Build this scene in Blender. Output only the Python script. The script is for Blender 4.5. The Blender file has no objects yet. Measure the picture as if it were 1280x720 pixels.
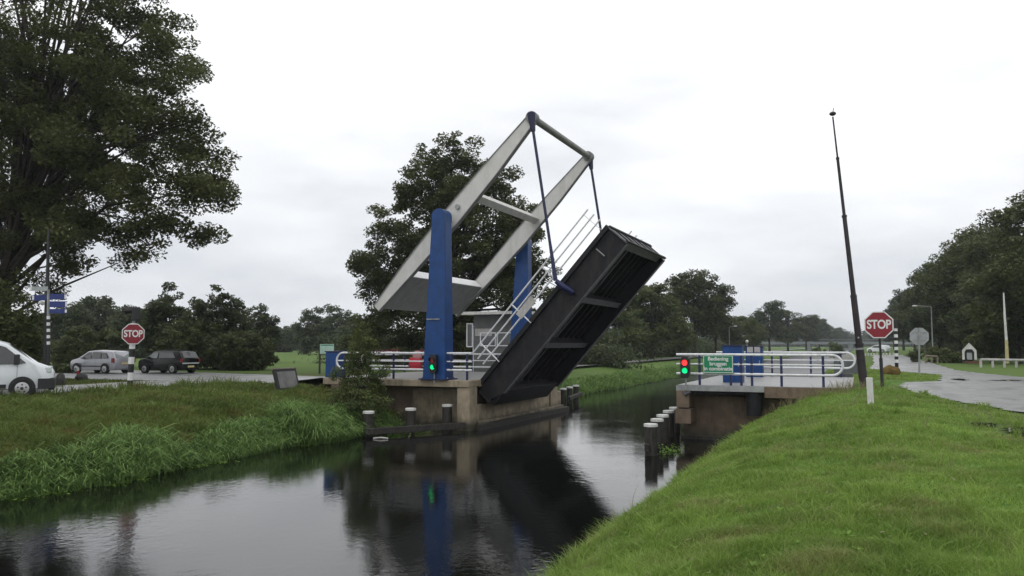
import bpy, bmesh, math, random
import numpy as np
from mathutils import Vector, Matrix
R = math.radians
random.seed(7); np.random.seed(7)
scene = bpy.context.scene
col = scene.collection
# ------------------------------------------------------------------ camera model
FPX = 1000.0; YAW = R(23.5); PIT = math.atan(70.5/FPX); EZ = 3.35
CS, SN = math.cos(YAW), math.sin(YAW)
def P(px, py, X=None, Y=None, Z=None, D=None):
    a = (px-640)/FPX; b = (360-py)/FPX
    fy = math.cos(PIT)-b*math.sin(PIT); uz = math.sin(PIT)+b*math.cos(PIT)
    r = (a*CS-fy*SN, a*SN+fy*CS, uz)
    if X is not None: t = X/r[0]
    elif Y is not None: t = Y/r[1]
    elif Z is not None: t = (Z-EZ)/r[2]
    else: t = D/fy
    return Vector((r[0]*t, r[1]*t, EZ+r[2]*t))
cam = bpy.data.cameras.new('camera'); co = bpy.data.objects.new('camera', cam); col.objects.link(co)
cam.sensor_width = 36; cam.lens = 36*FPX/1280; cam.clip_end = 6000; cam.clip_start = .1
co.location = (0, 0, EZ); co.rotation_euler = (math.pi/2+PIT, 0, YAW)
scene.camera = co
# ------------------------------------------------------------------ materials
MATS = {}
def mat(name, rgb, rough=.6, metal=0, spec=.5, var=.12, vscale=3.0, bump=0, bscale=20, var2=None, emit=None, dirt=None, dscale=1.2, coat=0):
    m = bpy.data.materials.new(name); m.use_nodes = True; nt = m.node_tree; N = nt.nodes; L = nt.links
    b = N['Principled BSDF']; b.inputs['Roughness'].default_value = rough; b.inputs['Metallic'].default_value = metal
    b.inputs['Specular IOR Level'].default_value = spec; b.inputs['Coat Weight'].default_value = coat
    if emit:
        b.inputs['Base Color'].default_value = (*rgb, 1)
        b.inputs['Emission Color'].default_value = (*rgb, 1); b.inputs['Emission Strength'].default_value = emit
        MATS[name] = m; return m
    tc = N.new('ShaderNodeTexCoord'); g = N.new('ShaderNodeNewGeometry')
    n = N.new('ShaderNodeTexNoise'); n.inputs['Scale'].default_value = vscale; n.inputs['Detail'].default_value = 6; n.inputs['Roughness'].default_value = .65
    L.new(g.outputs['Position'], n.inputs['Vector'])
    mx = N.new('ShaderNodeMix'); mx.data_type = 'RGBA'
    c2 = var2 if var2 else tuple(c*(1-var*2) for c in rgb); c1 = rgb if var2 else tuple(min(1, c*(1+var)) for c in rgb)
    mx.inputs[6].default_value = (*c1, 1); mx.inputs[7].default_value = (*c2, 1)
    rp = N.new('ShaderNodeMapRange'); rp.inputs[1].default_value = .35; rp.inputs[2].default_value = .68
    L.new(n.outputs['Fac'], rp.inputs[0]); L.new(rp.outputs[0], mx.inputs[0])
    out = mx.outputs[2]
    if dirt:
        n3 = N.new('ShaderNodeTexNoise'); n3.inputs['Scale'].default_value = dscale; n3.inputs['Detail'].default_value = 8; n3.inputs['Roughness'].default_value = .7
        mp = N.new('ShaderNodeMapping'); mp.inputs['Scale'].default_value = (3, 3, .5); L.new(g.outputs['Position'], mp.inputs[0]); L.new(mp.outputs[0], n3.inputs['Vector'])
        r3 = N.new('ShaderNodeMapRange'); r3.inputs[1].default_value = .5; r3.inputs[2].default_value = .72; r3.inputs[4].default_value = .8
        L.new(n3.outputs['Fac'], r3.inputs[0]); m3 = N.new('ShaderNodeMix'); m3.data_type = 'RGBA'; m3.inputs[7].default_value = (*dirt, 1)
        L.new(r3.outputs[0], m3.inputs[0]); L.new(out, m3.inputs[6]); out = m3.outputs[2]
    if name.startswith('concrete'):
        sz = N.new('ShaderNodeSeparateXYZ'); L.new(g.outputs['Position'], sz.inputs[0]); nw = N.new('ShaderNodeTexNoise'); nw.inputs['Scale'].default_value = 2.5; nw.inputs['Detail'].default_value = 6; L.new(g.outputs['Position'], nw.inputs['Vector'])
        aw = N.new('ShaderNodeMath'); aw.operation = 'MULTIPLY_ADD'; aw.inputs[1].default_value = -.55; L.new(nw.outputs['Fac'], aw.inputs[0]); L.new(sz.outputs['Z'], aw.inputs[2])
        rw = N.new('ShaderNodeMapRange'); rw.inputs[1].default_value = -.12; rw.inputs[2].default_value = .28; rw.inputs[3].default_value = .85; rw.inputs[4].default_value = 0; L.new(aw.outputs[0], rw.inputs[0])
        mw = N.new('ShaderNodeMix'); mw.data_type = 'RGBA'; mw.inputs[7].default_value = (.028, .030, .016, 1); L.new(rw.outputs[0], mw.inputs[0]); L.new(out, mw.inputs[6]); out = mw.outputs[2]
    L.new(out, b.inputs['Base Color'])
    if bump:
        n2 = N.new('ShaderNodeTexNoise'); n2.inputs['Scale'].default_value = bscale; n2.inputs['Detail'].default_value = 5
        L.new(g.outputs['Position'], n2.inputs['Vector']); bp = N.new('ShaderNodeBump'); bp.inputs['Strength'].default_value = bump; bp.inputs['Distance'].default_value = .05
        L.new(n2.outputs['Fac'], bp.inputs['Height']); L.new(bp.outputs[0], b.inputs['Normal'])
    MATS[name] = m; return m
def leafmat(name, c1, c2, transl=.25, rough=.55, scale=.5, c3=None):
    m = bpy.data.materials.new(name); m.use_nodes = True; nt = m.node_tree; N = nt.nodes; L = nt.links
    b = N['Principled BSDF']; b.inputs['Roughness'].default_value = rough; b.inputs['Specular IOR Level'].default_value = .3
    g = N.new('ShaderNodeNewGeometry'); n = N.new('ShaderNodeTexNoise'); n.inputs['Scale'].default_value = scale; n.inputs['Detail'].default_value = 4
    L.new(g.outputs['Position'], n.inputs['Vector'])
    a = N.new('ShaderNodeAttribute'); a.attribute_name = 'tint'
    ad = N.new('ShaderNodeMath'); ad.operation = 'MULTIPLY_ADD'; ad.inputs[1].default_value = .55; L.new(a.outputs['Fac'], ad.inputs[0])
    mr = N.new('ShaderNodeMapRange'); mr.inputs[1].default_value = .35; mr.inputs[2].default_value = .65; mr.inputs[4].default_value = .5; L.new(n.outputs['Fac'], mr.inputs[0]); L.new(mr.outputs[0], ad.inputs[2])
    mx = N.new('ShaderNodeMix'); mx.data_type = 'RGBA'; mx.inputs[6].default_value = (*c1, 1); mx.inputs[7].default_value = (*c2, 1); L.new(ad.outputs[0], mx.inputs[0])
    if c3:
        n4 = N.new('ShaderNodeTexNoise'); n4.inputs['Scale'].default_value = 1.1; n4.inputs['Detail'].default_value = 6; n4.inputs['Roughness'].default_value = .65
        L.new(g.outputs['Position'], n4.inputs['Vector']); r4 = N.new('ShaderNodeMapRange'); r4.inputs[1].default_value = .5; r4.inputs[2].default_value = .68; r4.inputs[4].default_value = .75; L.new(n4.outputs['Fac'], r4.inputs[0])
        m4 = N.new('ShaderNodeMix'); m4.data_type = 'RGBA'; m4.inputs[7].default_value = (*c3, 1); L.new(r4.outputs[0], m4.inputs[0]); L.new(mx.outputs[2], m4.inputs[6]); mx = m4
    L.new(mx.outputs[2], b.inputs['Base Color'])
    t = N.new('ShaderNodeBsdfTranslucent'); L.new(mx.outputs[2], t.inputs['Color'])
    ms = N.new('ShaderNodeMixShader'); ms.inputs[0].default_value = transl; L.new(b.outputs[0], ms.inputs[1]); L.new(t.outputs[0], ms.inputs[2])
    L.new(ms.outputs[0], N['Material Output'].inputs['Surface'])
    MATS[name] = m; return m
M = MATS
mat('blue', (.007, .050, .19), .42, spec=.35, var=.12, dirt=(.016, .05, .13), dscale=.8)
mat('bluetrim', (.010, .015, .075), .45)
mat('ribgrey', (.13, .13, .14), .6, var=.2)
mat('rodblue', (.010, .012, .055), .5)
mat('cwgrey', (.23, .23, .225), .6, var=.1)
mat('beam', (.56, .55, .53), .5, var=.05, dirt=(.40, .39, .36), dscale=.5)
mat('beamedge', (.20, .20, .20), .6)
mat('steel', (.009, .009, .012), .6, spec=.3, var=.25, dirt=(.035, .028, .024), dscale=1.5, bump=.1)
mat('steeledge', (.07, .07, .078), .5, var=.2)
mat('deckplate', (.07, .07, .075), .6, dirt=(.25, .25, .25), dscale=3)
mat('railwhite', (.72, .73, .76), .4, var=.05, dirt=(.4, .4, .36), dscale=3)
mat('railgrey', (.42, .41, .40), .5, var=.1, dirt=(.22, .2, .17), dscale=4)
mat('concrete', (.29, .24, .17), .8, var=.15, vscale=2.5, bump=.4, bscale=30, dirt=(.09, .075, .05), dscale=1.4)
mat('concretebrown', (.15, .108, .075), .8, var=.2, vscale=2, bump=.4, bscale=25, dirt=(.05, .035, .022), dscale=1.0)
mat('pavement', (.28, .28, .28), .45, var=.12, vscale=4, bump=.2, bscale=40, dirt=(.16, .155, .14), dscale=1.5)
mat('timber', (.022, .019, .016), .7, var=.3, vscale=5, bump=.5, bscale=18, dirt=(.06, .055, .05), dscale=3)
mat('capwhite', (.62, .62, .60), .6, var=.1, dirt=(.3, .3, .27), dscale=5)
mat('red', (.42, .012, .03), .4, var=.06)
mat('signred', (.22, .007, .018), .35, var=.05)
mat('signwhite', (.7, .7, .7), .4, var=.04)
mat('signback', (.33, .35, .36), .5, var=.12)
mat('signgreen', (.0, .20, .085), .4, var=.06)
mat('signblue', (.012, .028, .16), .4, var=.06)
mat('black', (.010, .010, .011), .45, var=.2)
mat('mastdark', (.018, .012, .016), .5, var=.3, vscale=6, dirt=(.05, .03, .03))
mat('galv', (.30, .31, .31), .5, .3, var=.15)
mat('glass', (.02, .024, .026), .07, spec=.9, var=.02)
mat('glasspale', (.16, .19, .19), .1, spec=.9, var=.1)
mat('paintwhite', (.74, .77, .80), .25, var=.03, coat=.4)
mat('paintsilver', (.42, .42, .46), .3, .35, var=.03, coat=.4)
mat('paintblack', (.006, .005, .006), .25, spec=.3, var=.03, coat=.15)
mat('plastic', (.02, .02, .022), .6)
mat('tyre', (.012, .012, .012), .8)
mat('rim', (.45, .45, .46), .35, .5)
mat('taillight', (.25, .01, .01), .3)
mat('headlight', (.55, .6, .6), .15, spec=.9)
mat('plate', (.72, .62, .30), .5)
mat('hutgrey', (.11, .115, .115), .6, var=.1, dirt=(.12, .12, .11), dscale=1)
mat('bark', (.035, .028, .022), .9, var=.3, vscale=6, bump=.6, bscale=14)
mat('barkpale', (.5, .46, .36), .8, var=.25, vscale=5, dirt=(.08, .07, .06), dscale=2)
mat('stone', (.06, .06, .055), .8, var=.3, vscale=5, bump=.5, bscale=10)
mat('greytank', (.11, .115, .125), .6, var=.15, vscale=3)
mat('wood', (.20, .17, .13), .8, var=.2, vscale=6, bump=.3)
mat('panelgrey', (.19, .19, .18), .5, var=.15)
mat('lamp_red', (1.0, .03, .03), emit=2.2)
mat('lamp_green', (.0, .8, .25), emit=1.1)
mat('lamp_off', (.30, .008, .02), .2)
mat('petal', (.18, .012, .03), .6, var=.3)
mat('lime', (.22, .45, .05), .6)
mat('brownheap', (.13, .085, .015), .9, var=.3, vscale=4, bump=.6, bscale=9)
mat('far_bridge', (.2, .22, .23), .7)
leafmat('oak', (.030, .040, .013), (.115, .130, .044), .4)
leafmat('dark', (.030, .042, .019), (.100, .122, .052), .4)
leafmat('mid', (.038, .052, .018), (.115, .135, .046), .35)
leafmat('willow', (.050, .072, .022), (.135, .160, .055), .35)
leafmat('shrub', (.035, .06, .016), (.13, .16, .045), .3)
leafmat('reed', (.045, .100, .020), (.23, .36, .10), .3, scale=2.2)
leafmat('grassR', (.105, .180, .026), (.28, .41, .085), .4, scale=.9, c3=(.26, .25, .10))
leafmat('grassL', (.065, .105, .018), (.17, .225, .050), .35, scale=.6, c3=(.15, .11, .035))
leafmat('weed', (.10, .20, .02), (.22, .36, .06), .3)
leafmat('dry', (.14, .13, .06), (.28, .25, .13), .3)
# ------------------------------------------------------------------ builders
BASE = {}
class MB:
    def __init__(s): s.v = []; s.f = []
    def add(s, vs, fs):
        o = len(s.v); s.v += [Vector(v) for v in vs]; s.f += [tuple(i+o for i in f) for f in fs]; return s
    def hexa(s, c): # 8 corners: bottom 4 ccw, top 4 ccw
        return s.add(c, [(3, 2, 1, 0), (4, 5, 6, 7), (0, 1, 5, 4), (1, 2, 6, 5), (2, 3, 7, 6), (3, 0, 4, 7)])
    def box(s, x0, x1, y0, y1, z0, z1, T=None):
        c = [(x0, y0, z0), (x1, y0, z0), (x1, y1, z0), (x0, y1, z0), (x0, y0, z1), (x1, y0, z1), (x1, y1, z1), (x0, y1, z1)]
        if T: c = [T(Vector(p)) for p in c]
        return s.hexa(c)
    def prism(s, pts, y0, y1, T=None, ax='y'):
        n = len(pts)
        if ax == 'y': a = [(p[0], y0, p[1]) for p in pts]; b = [(p[0], y1, p[1]) for p in pts]
        elif ax == 'z': a = [(p[0], p[1], y0) for p in pts]; b = [(p[0], p[1], y1) for p in pts]
        else: a = [(y0, p[0], p[1]) for p in pts]; b = [(y1, p[0], p[1]) for p in pts]
        c = a+b
        if T: c = [T(Vector(p)) for p in c]
        return s.add(c, [tuple(range(n)), tuple(range(2*n-1, n-1, -1))]+[(i, i+n, (i+1) % n+n, (i+1) % n) for i in range(n)])
    def tube(s, pts, r, n=8, cap=True):
        pts = [Vector(p) for p in pts]; rs = r if isinstance(r, (list, tuple)) else [r]*len(pts)
        vs = []; fs = []; up = None
        for i, p in enumerate(pts):
            d = (pts[min(i+1, len(pts)-1)]-pts[max(i-1, 0)]).normalized()
            if up is None: up = Vector((0, 0, 1)) if abs(d.z) < .9 else Vector((1, 0, 0))
            a = d.cross(up).normalized(); b = a.cross(d).normalized(); up = b
            for k in range(n):
                t = 2*math.pi*k/n; vs.append(p+(a*math.cos(t)+b*math.sin(t))*rs[i])
        for i in range(len(pts)-1):
            for k in range(n): fs.append((i*n+k, i*n+(k+1) % n, (i+1)*n+(k+1) % n, (i+1)*n+k))
        if cap: fs += [tuple(range(n-1, -1, -1)), tuple(range((len(pts)-1)*n, len(pts)*n))]
        return s.add(vs, fs)
    def cyl(s, x, y, z0, z1, r, n=14, r2=None):
        return s.tube([(x, y, z0), (x, y, z1)], [r, r if r2 is None else r2], n)
    def disc(s, c, axis, r0, r1, n=20): # short tube from c to c+axis
        c = Vector(c); return s.tube([c, c+Vector(axis)], [r0, r1], n)
    def ball(s, c, r, n=10, sq=(1, 1, 1), jit=0):
        vs = []; fs = []; c = Vector(c); h = n//2+1
        for i in range(h+1):
            th = math.pi*i/h
            for k in range(n):
                ph = 2*math.pi*k/n; j = 1+random.uniform(-jit, jit)
                vs.append(c+Vector((math.sin(th)*math.cos(ph)*sq[0], math.sin(th)*math.sin(ph)*sq[1], math.cos(th)*sq[2]))*r*j)
        for i in range(h):
            for k in range(n): fs.append((i*n+k, (i+1)*n+k, (i+1)*n+(k+1) % n, i*n+(k+1) % n))
        return s.add(vs, fs)
    def build(s, name, m, parent=None, bevel=0, smooth=False, base=None):
        me = bpy.data.meshes.new(name)
        if base is None: base = BASE[parent.name] if parent is not None else Vector((0, 0, 0))
        base = Vector(base)
        me.from_pydata([v-base for v in s.v], [], s.f); me.update()
        bm = bmesh.new(); bm.from_mesh(me)
        if smooth == 'weld' or bevel: bmesh.ops.remove_doubles(bm, verts=bm.verts, dist=1e-5)
        bmesh.ops.recalc_face_normals(bm, faces=bm.faces)
        if bevel:
            es = [e for e in bm.edges if len(e.link_faces) == 2 and e.calc_face_angle(0) > .5]
            bmesh.ops.bevel(bm, geom=es, offset=bevel, segments=2, profile=.5, affect='EDGES', clamp_overlap=True)
        bm.to_mesh(me); bm.free()
        if smooth:
            me.polygons.foreach_set('use_smooth', [True]*len(me.polygons))
            try: me.set_sharp_from_angle(angle=R(38))
            except Exception: pass
        me.materials.append(M[m] if isinstance(m, str) else m)
        o = bpy.data.objects.new(name, me); col.objects.link(o)
        BASE[o.name] = base
        if parent is not None: o.parent = parent
        else: o.location = base
        return o
def tag(o, label=None, cat=None, group=None, kind=None):
    if label: o['label'] = label
    if cat: o['category'] = cat
    if group: o['group'] = group
    if kind: o['kind'] = kind
    return o
def thing(name, base, label, cat, group=None):
    o = bpy.data.objects.new(name, None); col.objects.link(o); o.location = base; o.empty_display_size = .3
    BASE[o.name] = Vector(base); return tag(o, label, cat, group)
KIDS = {}
def copy_tree(o, parent=None):
    c = o.copy(); col.objects.link(c); c.parent = parent
    for ch in list(o.children): copy_tree(ch, c)
    return c
def npmesh(name, V, nv, m, parent=None, base=(0, 0, 0), tint=None, smooth=False):
    """V: (N, nv, 3) polygons of nv verts each"""
    N = V.shape[0]; me = bpy.data.meshes.new(name)
    me.vertices.add(N*nv); me.vertices.foreach_set('co', (V.reshape(-1, 3)-np.array(base)).astype(np.float32).ravel())
    me.loops.add(N*nv); me.loops.foreach_set('vertex_index', np.arange(N*nv, dtype=np.int32))
    me.polygons.add(N); me.polygons.foreach_set('loop_start', np.arange(0, N*nv, nv, dtype=np.int32))
    me.update(calc_edges=True)
    if tint is not None:
        at = me.attributes.new('tint', 'FLOAT', 'FACE'); at.data.foreach_set('value', tint.astype(np.float32))
    me.materials.append(M[m]); o = bpy.data.objects.new(name, me); col.objects.link(o); BASE[o.name] = Vector(base)
    if parent is not None: o.parent = parent
    else: o.location = base
    return o
def text_obj(name, body, size, m, parent, origin, xdir, updir, depth=.004, align='CENTER', space=1.0, line=1.0, xs=1.0, off=0.0):
    cu = bpy.data.curves.new(name, 'FONT'); cu.body = body; cu.size = size; cu.extrude = depth; cu.align_x = align; cu.align_y = 'CENTER'; cu.space_line = line; cu.space_character = space; cu.offset = off
    t = bpy.data.objects.new('tmp', cu); col.objects.link(t); dg = bpy.context.evaluated_depsgraph_get(); dg.update()
    me = bpy.data.meshes.new_from_object(t.evaluated_get(dg)); bpy.data.objects.remove(t)
    x = Vector(xdir).normalized(); u = Vector(updir).normalized(); n = x.cross(u); b = BASE[parent.name]
    for v in me.vertices: c = v.co.copy(); v.co = Vector(origin)+x*c.x*xs+u*c.y+n*c.z-b
    me.materials.clear(); me.materials.append(M[m]); me.name = name
    o = bpy.data.objects.new(name, me); col.objects.link(o); o.parent = parent; BASE[o.name] = b; return o
# ------------------------------------------------------------------ world and light
w = bpy.data.worlds.new('World'); scene.world = w; w.use_nodes = True
N = w.node_tree.nodes; L = w.node_tree.links; bg = N['Background']; bg.inputs[1].default_value = .112
sky = N.new('ShaderNodeTexSky'); sky.sky_type = 'NISHITA'; sky.sun_disc = False; sky.sun_elevation = R(50); sky.sun_rotation = R(200)
tc = N.new('ShaderNodeTexCoord'); mp = N.new('ShaderNodeMapping'); mp.inputs['Scale'].default_value = (1, 1, 3.2)
ns = N.new('ShaderNodeTexNoise'); ns.inputs['Scale'].default_value = 2.3; ns.inputs['Detail'].default_value = 5; ns.inputs['Roughness'].default_value = .5
L.new(tc.outputs['Generated'], mp.inputs[0]); L.new(mp.outputs[0], ns.inputs['Vector'])
sp = N.new('ShaderNodeSeparateXYZ'); L.new(tc.outputs['Generated'], sp.inputs[0])
ad = N.new('ShaderNodeMath'); ad.operation = 'MULTIPLY_ADD'; ad.inputs[1].default_value = .42; L.new(sp.outputs['Z'], ad.inputs[0]); L.new(ns.outputs['Fac'], ad.inputs[2])
mr = N.new('ShaderNodeMapRange'); mr.inputs[1].default_value = .42; mr.inputs[2].default_value = .70; L.new(ad.outputs[0], mr.inputs[0])
cl = N.new('ShaderNodeMix'); cl.data_type = 'RGBA'; cl.inputs[6].default_value = (6.9, 7.15, 7.6, 1); cl.inputs[7].default_value = (10.2, 10.3, 10.4, 1); L.new(mr.outputs[0], cl.inputs[0])
mx = N.new('ShaderNodeMix'); mx.data_type = 'RGBA'; mx.inputs[0].default_value = .97; L.new(sky.outputs[0], mx.inputs[6]); L.new(cl.outputs[2], mx.inputs[7]); L.new(mx.outputs[2], bg.inputs[0])
sun = bpy.data.lights.new('sun', 'SUN'); sun.energy = .6; sun.angle = R(30); sun.color = (1, .97, .93)
so = bpy.data.objects.new('sun', sun); col.objects.link(so); so.rotation_euler = (R(35), 0, R(-20))
scene.view_settings.view_transform = 'Standard'; scene.view_settings.look = 'None'; scene.view_settings.exposure = 0; scene.view_settings.gamma = 1
# ------------------------------------------------------------------ terrain
XL, XR = -17.0, -3.95        # water edges
YB0, YB1 = 28.0, 37.3       # bridge, near and far edge
def sstep(a, b, x): t = np.clip((x-a)/(b-a), 0, 1); return t*t*(3-2*t)
def hgt(x, y):
    x = np.asarray(x, float); y = np.asarray(y, float)
    wob = .22*np.sin(y*.55)+.13*np.sin(y*1.37+1)
    xl = XL+wob*(y < 400); xr = XR+.10*np.sin(y*.9+.5)+.06*np.sin(y*2.3)
    dl = xl-x; dr = x-xr
    hl = np.where(dl > 0, 1.5*(1-np.exp(-dl/2.2)), dl*1.2)
    hr = np.where(dr > 0, 1.83*(1-np.exp(-dr/1.45)), dr*1.2)
    mound = .26*np.exp(-((x-.0)/1.5)**2-((y-26.2)/1.7)**2)+.10*np.exp(-((x-.2)/2.2)**2-((y-22)/5)**2)
    hr = hr+mound*sstep(-.5, 2, dr)
    hr = hr-.06*sstep(1.0, 2.0, x)*(y > 12)*sstep(0, 1, dr)
    h = np.maximum(np.where(x < (XL+XR)/2, hl, hr), -1.2)
    rough = .035*np.sin(x*2.1+y*1.3)*np.sin(y*1.9-x)+.02*np.sin(x*5.3+1)*np.sin(y*4.7)
    on = (np.minimum(np.abs(dl), np.abs(dr)) > .3)*(h > .2)
    roadish = ((x > 1.6) & (y > 12)) | ((x < -26.5)) 
    h = h+rough*on*(~roadish)
    # under the bridge
    ub = (y > YB0+.15) & (y < YB1-.15) & (x > -24) & (x < 1.0)
    h = np.where(ub, np.minimum(h, 1.55), h)
    h = np.where((y > YB0-.2) & (y < YB1+.2) & (x > -17.9) & (x < -13), np.minimum(h, -.6), h)
    # canal ends far off behind the distant bridge
    return h
def axis(segs):
    out = []
    for a, b, st in segs: out += list(np.arange(a, b, st))
    return np.array(out+[segs[-1][1]])
gx = axis([(-2500, -400, 150), (-400, -80, 20), (-80, -34, 3), (-34, -18.5, .6), (-18.5, -13, .25), (-13, -5.5, 1.5), (-5.5, 2.5, .2), (2.5, 12, .7), (12, 60, 6), (60, 400, 20), (400, 2500, 150)])
gy = axis([(-60, -4, 4), (-4, 2, 1), (2, 24, .25), (24, 39, .25), (39, 80, .7), (80, 200, 4), (200, 700, 12), (700, 3500, 120)])
GX, GY = np.meshgrid(gx, gy); GZ = hgt(GX, GY)
me = bpy.data.meshes.new('ground'); nx, ny = len(gx), len(gy)
idx = np.arange(nx*ny).reshape(ny, nx)
q = np.stack([idx[:-1, :-1], idx[:-1, 1:], idx[1:, 1:], idx[1:, :-1]], -1).reshape(-1, 4)
me.from_pydata(np.stack([GX, GY, GZ], -1).reshape(-1, 3).tolist(), [], q.tolist()); me.update()
me.polygons.foreach_set('use_smooth', [True]*len(me.polygons))
gm = bpy.data.materials.new('ground'); gm.use_nodes = True; Nn = gm.node_tree.nodes; Ln = gm.node_tree.links; b = Nn['Principled BSDF']; b.inputs['Roughness'].default_value = .9; b.inputs['Specular IOR Level'].default_value = .15
g = Nn.new('ShaderNodeNewGeometry'); sx = Nn.new('ShaderNodeSeparateXYZ'); Ln.new(g.outputs['Position'], sx.inputs[0])
def nz(scale, det=6, rgh=.6):
    n = Nn.new('ShaderNodeTexNoise'); n.inputs['Scale'].default_value = scale; n.inputs['Detail'].default_value = det; n.inputs['Roughness'].default_value = rgh; Ln.new(g.outputs['Position'], n.inputs['Vector']); return n.outputs['Fac']
def mr_(v, a, b_, c=0, d=1):
    n = Nn.new('ShaderNodeMapRange'); n.inputs[1].default_value = a; n.inputs[2].default_value = b_; n.inputs[3].default_value = c; n.inputs[4].default_value = d; Ln.new(v, n.inputs[0]); return n.outputs[0]
def mixc(f, a, b_):
    n = Nn.new('ShaderNodeMix'); n.data_type = 'RGBA'
    for i, v in ((0, f), (6, a), (7, b_)):
        if isinstance(v, tuple): n.inputs[i].default_value = (*v, 1)
        elif isinstance(v, float): n.inputs[i].default_value = v
        else: Ln.new(v, n.inputs[i])
    return n.outputs[2]
gr = mixc(mr_(nz(.8), .35, .65), (.060, .13, .018), (.10, .19, .03))
gr = mixc(mr_(nz(.35, 4), .52, .68, 0, .7), gr, (.13, .13, .035)); gr = mixc(mr_(sx.outputs['X'], 1.9, 2.7, 0, .75), gr, (.09, .085, .04))
gr = mixc(mr_(sx.outputs['Y'], 37, 40), gr, (.095, .15, .035))
gl = mixc(mr_(nz(.5), .35, .65), (.050, .068, .014), (.10, .105, .03))
gl = mixc(mr_(sx.outputs['X'], -60, -34, 1, 0), gl, (.085, .17, .035))
gl = mixc(mr_(sx.outputs['Y'], 37, 46, 0, 1), gl, (.095, .155, .035))
gc = mixc(mr_(sx.outputs['X'], -12, -9), gl, gr)
gc = mixc(mr_(nz(9, 8, .7), .5, .75, 0, .55), gc, (.035, .045, .015))
gc = mixc(mr_(sx.outputs['Z'], .02, .22, 1, 0), gc, (.022, .02, .013))
Ln.new(gc, b.inputs['Base Color']); bp = Nn.new('ShaderNodeBump'); bp.inputs['Strength'].default_value = .7; bp.inputs['Distance'].default_value = .05
Ln.new(nz(14, 6, .7), bp.inputs['Height']); Ln.new(bp.outputs[0], b.inputs['Normal'])
me.materials.append(gm); go = bpy.data.objects.new('ground', me); col.objects.link(go); tag(go, kind='structure')
# water
wm = bpy.data.materials.new('water'); wm.use_nodes = True; Nn = wm.node_tree.nodes; Ln = wm.node_tree.links; b = Nn['Principled BSDF']
b.inputs['Base Color'].default_value = (.004, .0045, .004, 1); b.inputs['Roughness'].default_value = .05; b.inputs['IOR'].default_value = 1.36; b.inputs['Specular IOR Level'].default_value = .8
g = Nn.new('ShaderNodeNewGeometry')
def wn(scale, sc, det=3):
    mp = Nn.new('ShaderNodeMapping'); mp.inputs['Scale'].default_value = sc; Ln.new(g.outputs['Position'], mp.inputs[0])
    n = Nn.new('ShaderNodeTexNoise'); n.inputs['Scale'].default_value = scale; n.inputs['Detail'].default_value = det; Ln.new(mp.outputs[0], n.inputs['Vector']); return n.outputs['Fac']
a1 = wn(5.5, (1, .8, 1)); a2 = wn(.33, (1, 1, 1), 2); a3 = wn(22, (1, 1, 1), 2)
m1 = Nn.new('ShaderNodeMapRange'); m1.inputs[1].default_value = .45; m1.inputs[2].default_value = .7; m1.inputs[3].default_value = .16; m1.inputs[4].default_value = 1; Ln.new(a2, m1.inputs[0])
mu = Nn.new('ShaderNodeMath'); mu.operation = 'MULTIPLY'; Ln.new(a1, mu.inputs[0]); Ln.new(m1.outputs[0], mu.inputs[1])
mu2 = Nn.new('ShaderNodeMath'); mu2.operation = 'MULTIPLY_ADD'; mu2.inputs[1].default_value = .10; Ln.new(a3, mu2.inputs[0]); Ln.new(mu.outputs[0], mu2.inputs[2])
sy = Nn.new('ShaderNodeSeparateXYZ'); Ln.new(g.outputs['Position'], sy.inputs[0])
ry = Nn.new('ShaderNodeMapRange'); ry.inputs[1].default_value = 45; ry.inputs[2].default_value = 120; ry.inputs[3].default_value = .045; ry.inputs[4].default_value = .42; Ln.new(sy.outputs['Y'], ry.inputs[0]); Ln.new(ry.outputs[0], b.inputs['Roughness'])
bp = Nn.new('ShaderNodeBump'); bp.inputs['Strength'].default_value = .38; bp.inputs['Distance'].default_value = .02; Ln.new(mu2.outputs[0], bp.inputs['Height']); Ln.new(bp.outputs[0], b.inputs['Normal'])
M['water'] = wm
wt = MB(); wt.add([(-30, -60, 0), (5, -60, 0), (5, 520, 0), (-30, 520, 0)], [(0, 1, 2, 3)]); tag(wt.build('canal_water', 'water'), kind='structure')
# roads
rm = bpy.data.materials.new('asphalt'); rm.use_nodes = True; Nn = rm.node_tree.nodes; Ln = rm.node_tree.links; b = Nn['Principled BSDF']; g = Nn.new('ShaderNodeNewGeometry')
gc = mixc(mr_(nz(2.2, 8, .7), .35, .65), (.15, .15, .15), (.21, .21, .205)); gc = mixc(mr_(nz(.45, 5), .58, .74), gc, (.09, .09, .088))
mpz = Nn.new('ShaderNodeMapping'); mpz.inputs['Scale'].default_value = (.9, .12, 1); Ln.new(g.outputs['Position'], mpz.inputs[0]); nst = Nn.new('ShaderNodeTexNoise'); nst.inputs['Scale'].default_value = 1.6; nst.inputs['Detail'].default_value = 7; Ln.new(mpz.outputs[0], nst.inputs['Vector'])
gc = mixc(mr_(nst.outputs['Fac'], .55, .68, 0, .6), gc, (.075, .075, .072)); vr = Nn.new('ShaderNodeTexVoronoi'); vr.feature = 'DISTANCE_TO_EDGE'; vr.inputs['Scale'].default_value = .55; Ln.new(g.outputs['Position'], vr.inputs['Vector']); gc = mixc(mr_(vr.outputs['Distance'], .004, .02, .55, 0), gc, (.04, .04, .038))
Ln.new(gc, b.inputs['Base Color']); Ln.new(mr_(nz(.55, 5), .45, .72, .5, .16), b.inputs['Roughness']); b.inputs['Specular IOR Level'].default_value = .75
bp = Nn.new('ShaderNodeBump'); bp.inputs['Strength'].default_value = .25; bp.inputs['Distance'].default_value = .01; Ln.new(nz(40, 4), bp.inputs['Height']); Ln.new(bp.outputs[0], b.inputs['Normal'])
M['asphalt'] = rm
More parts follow.
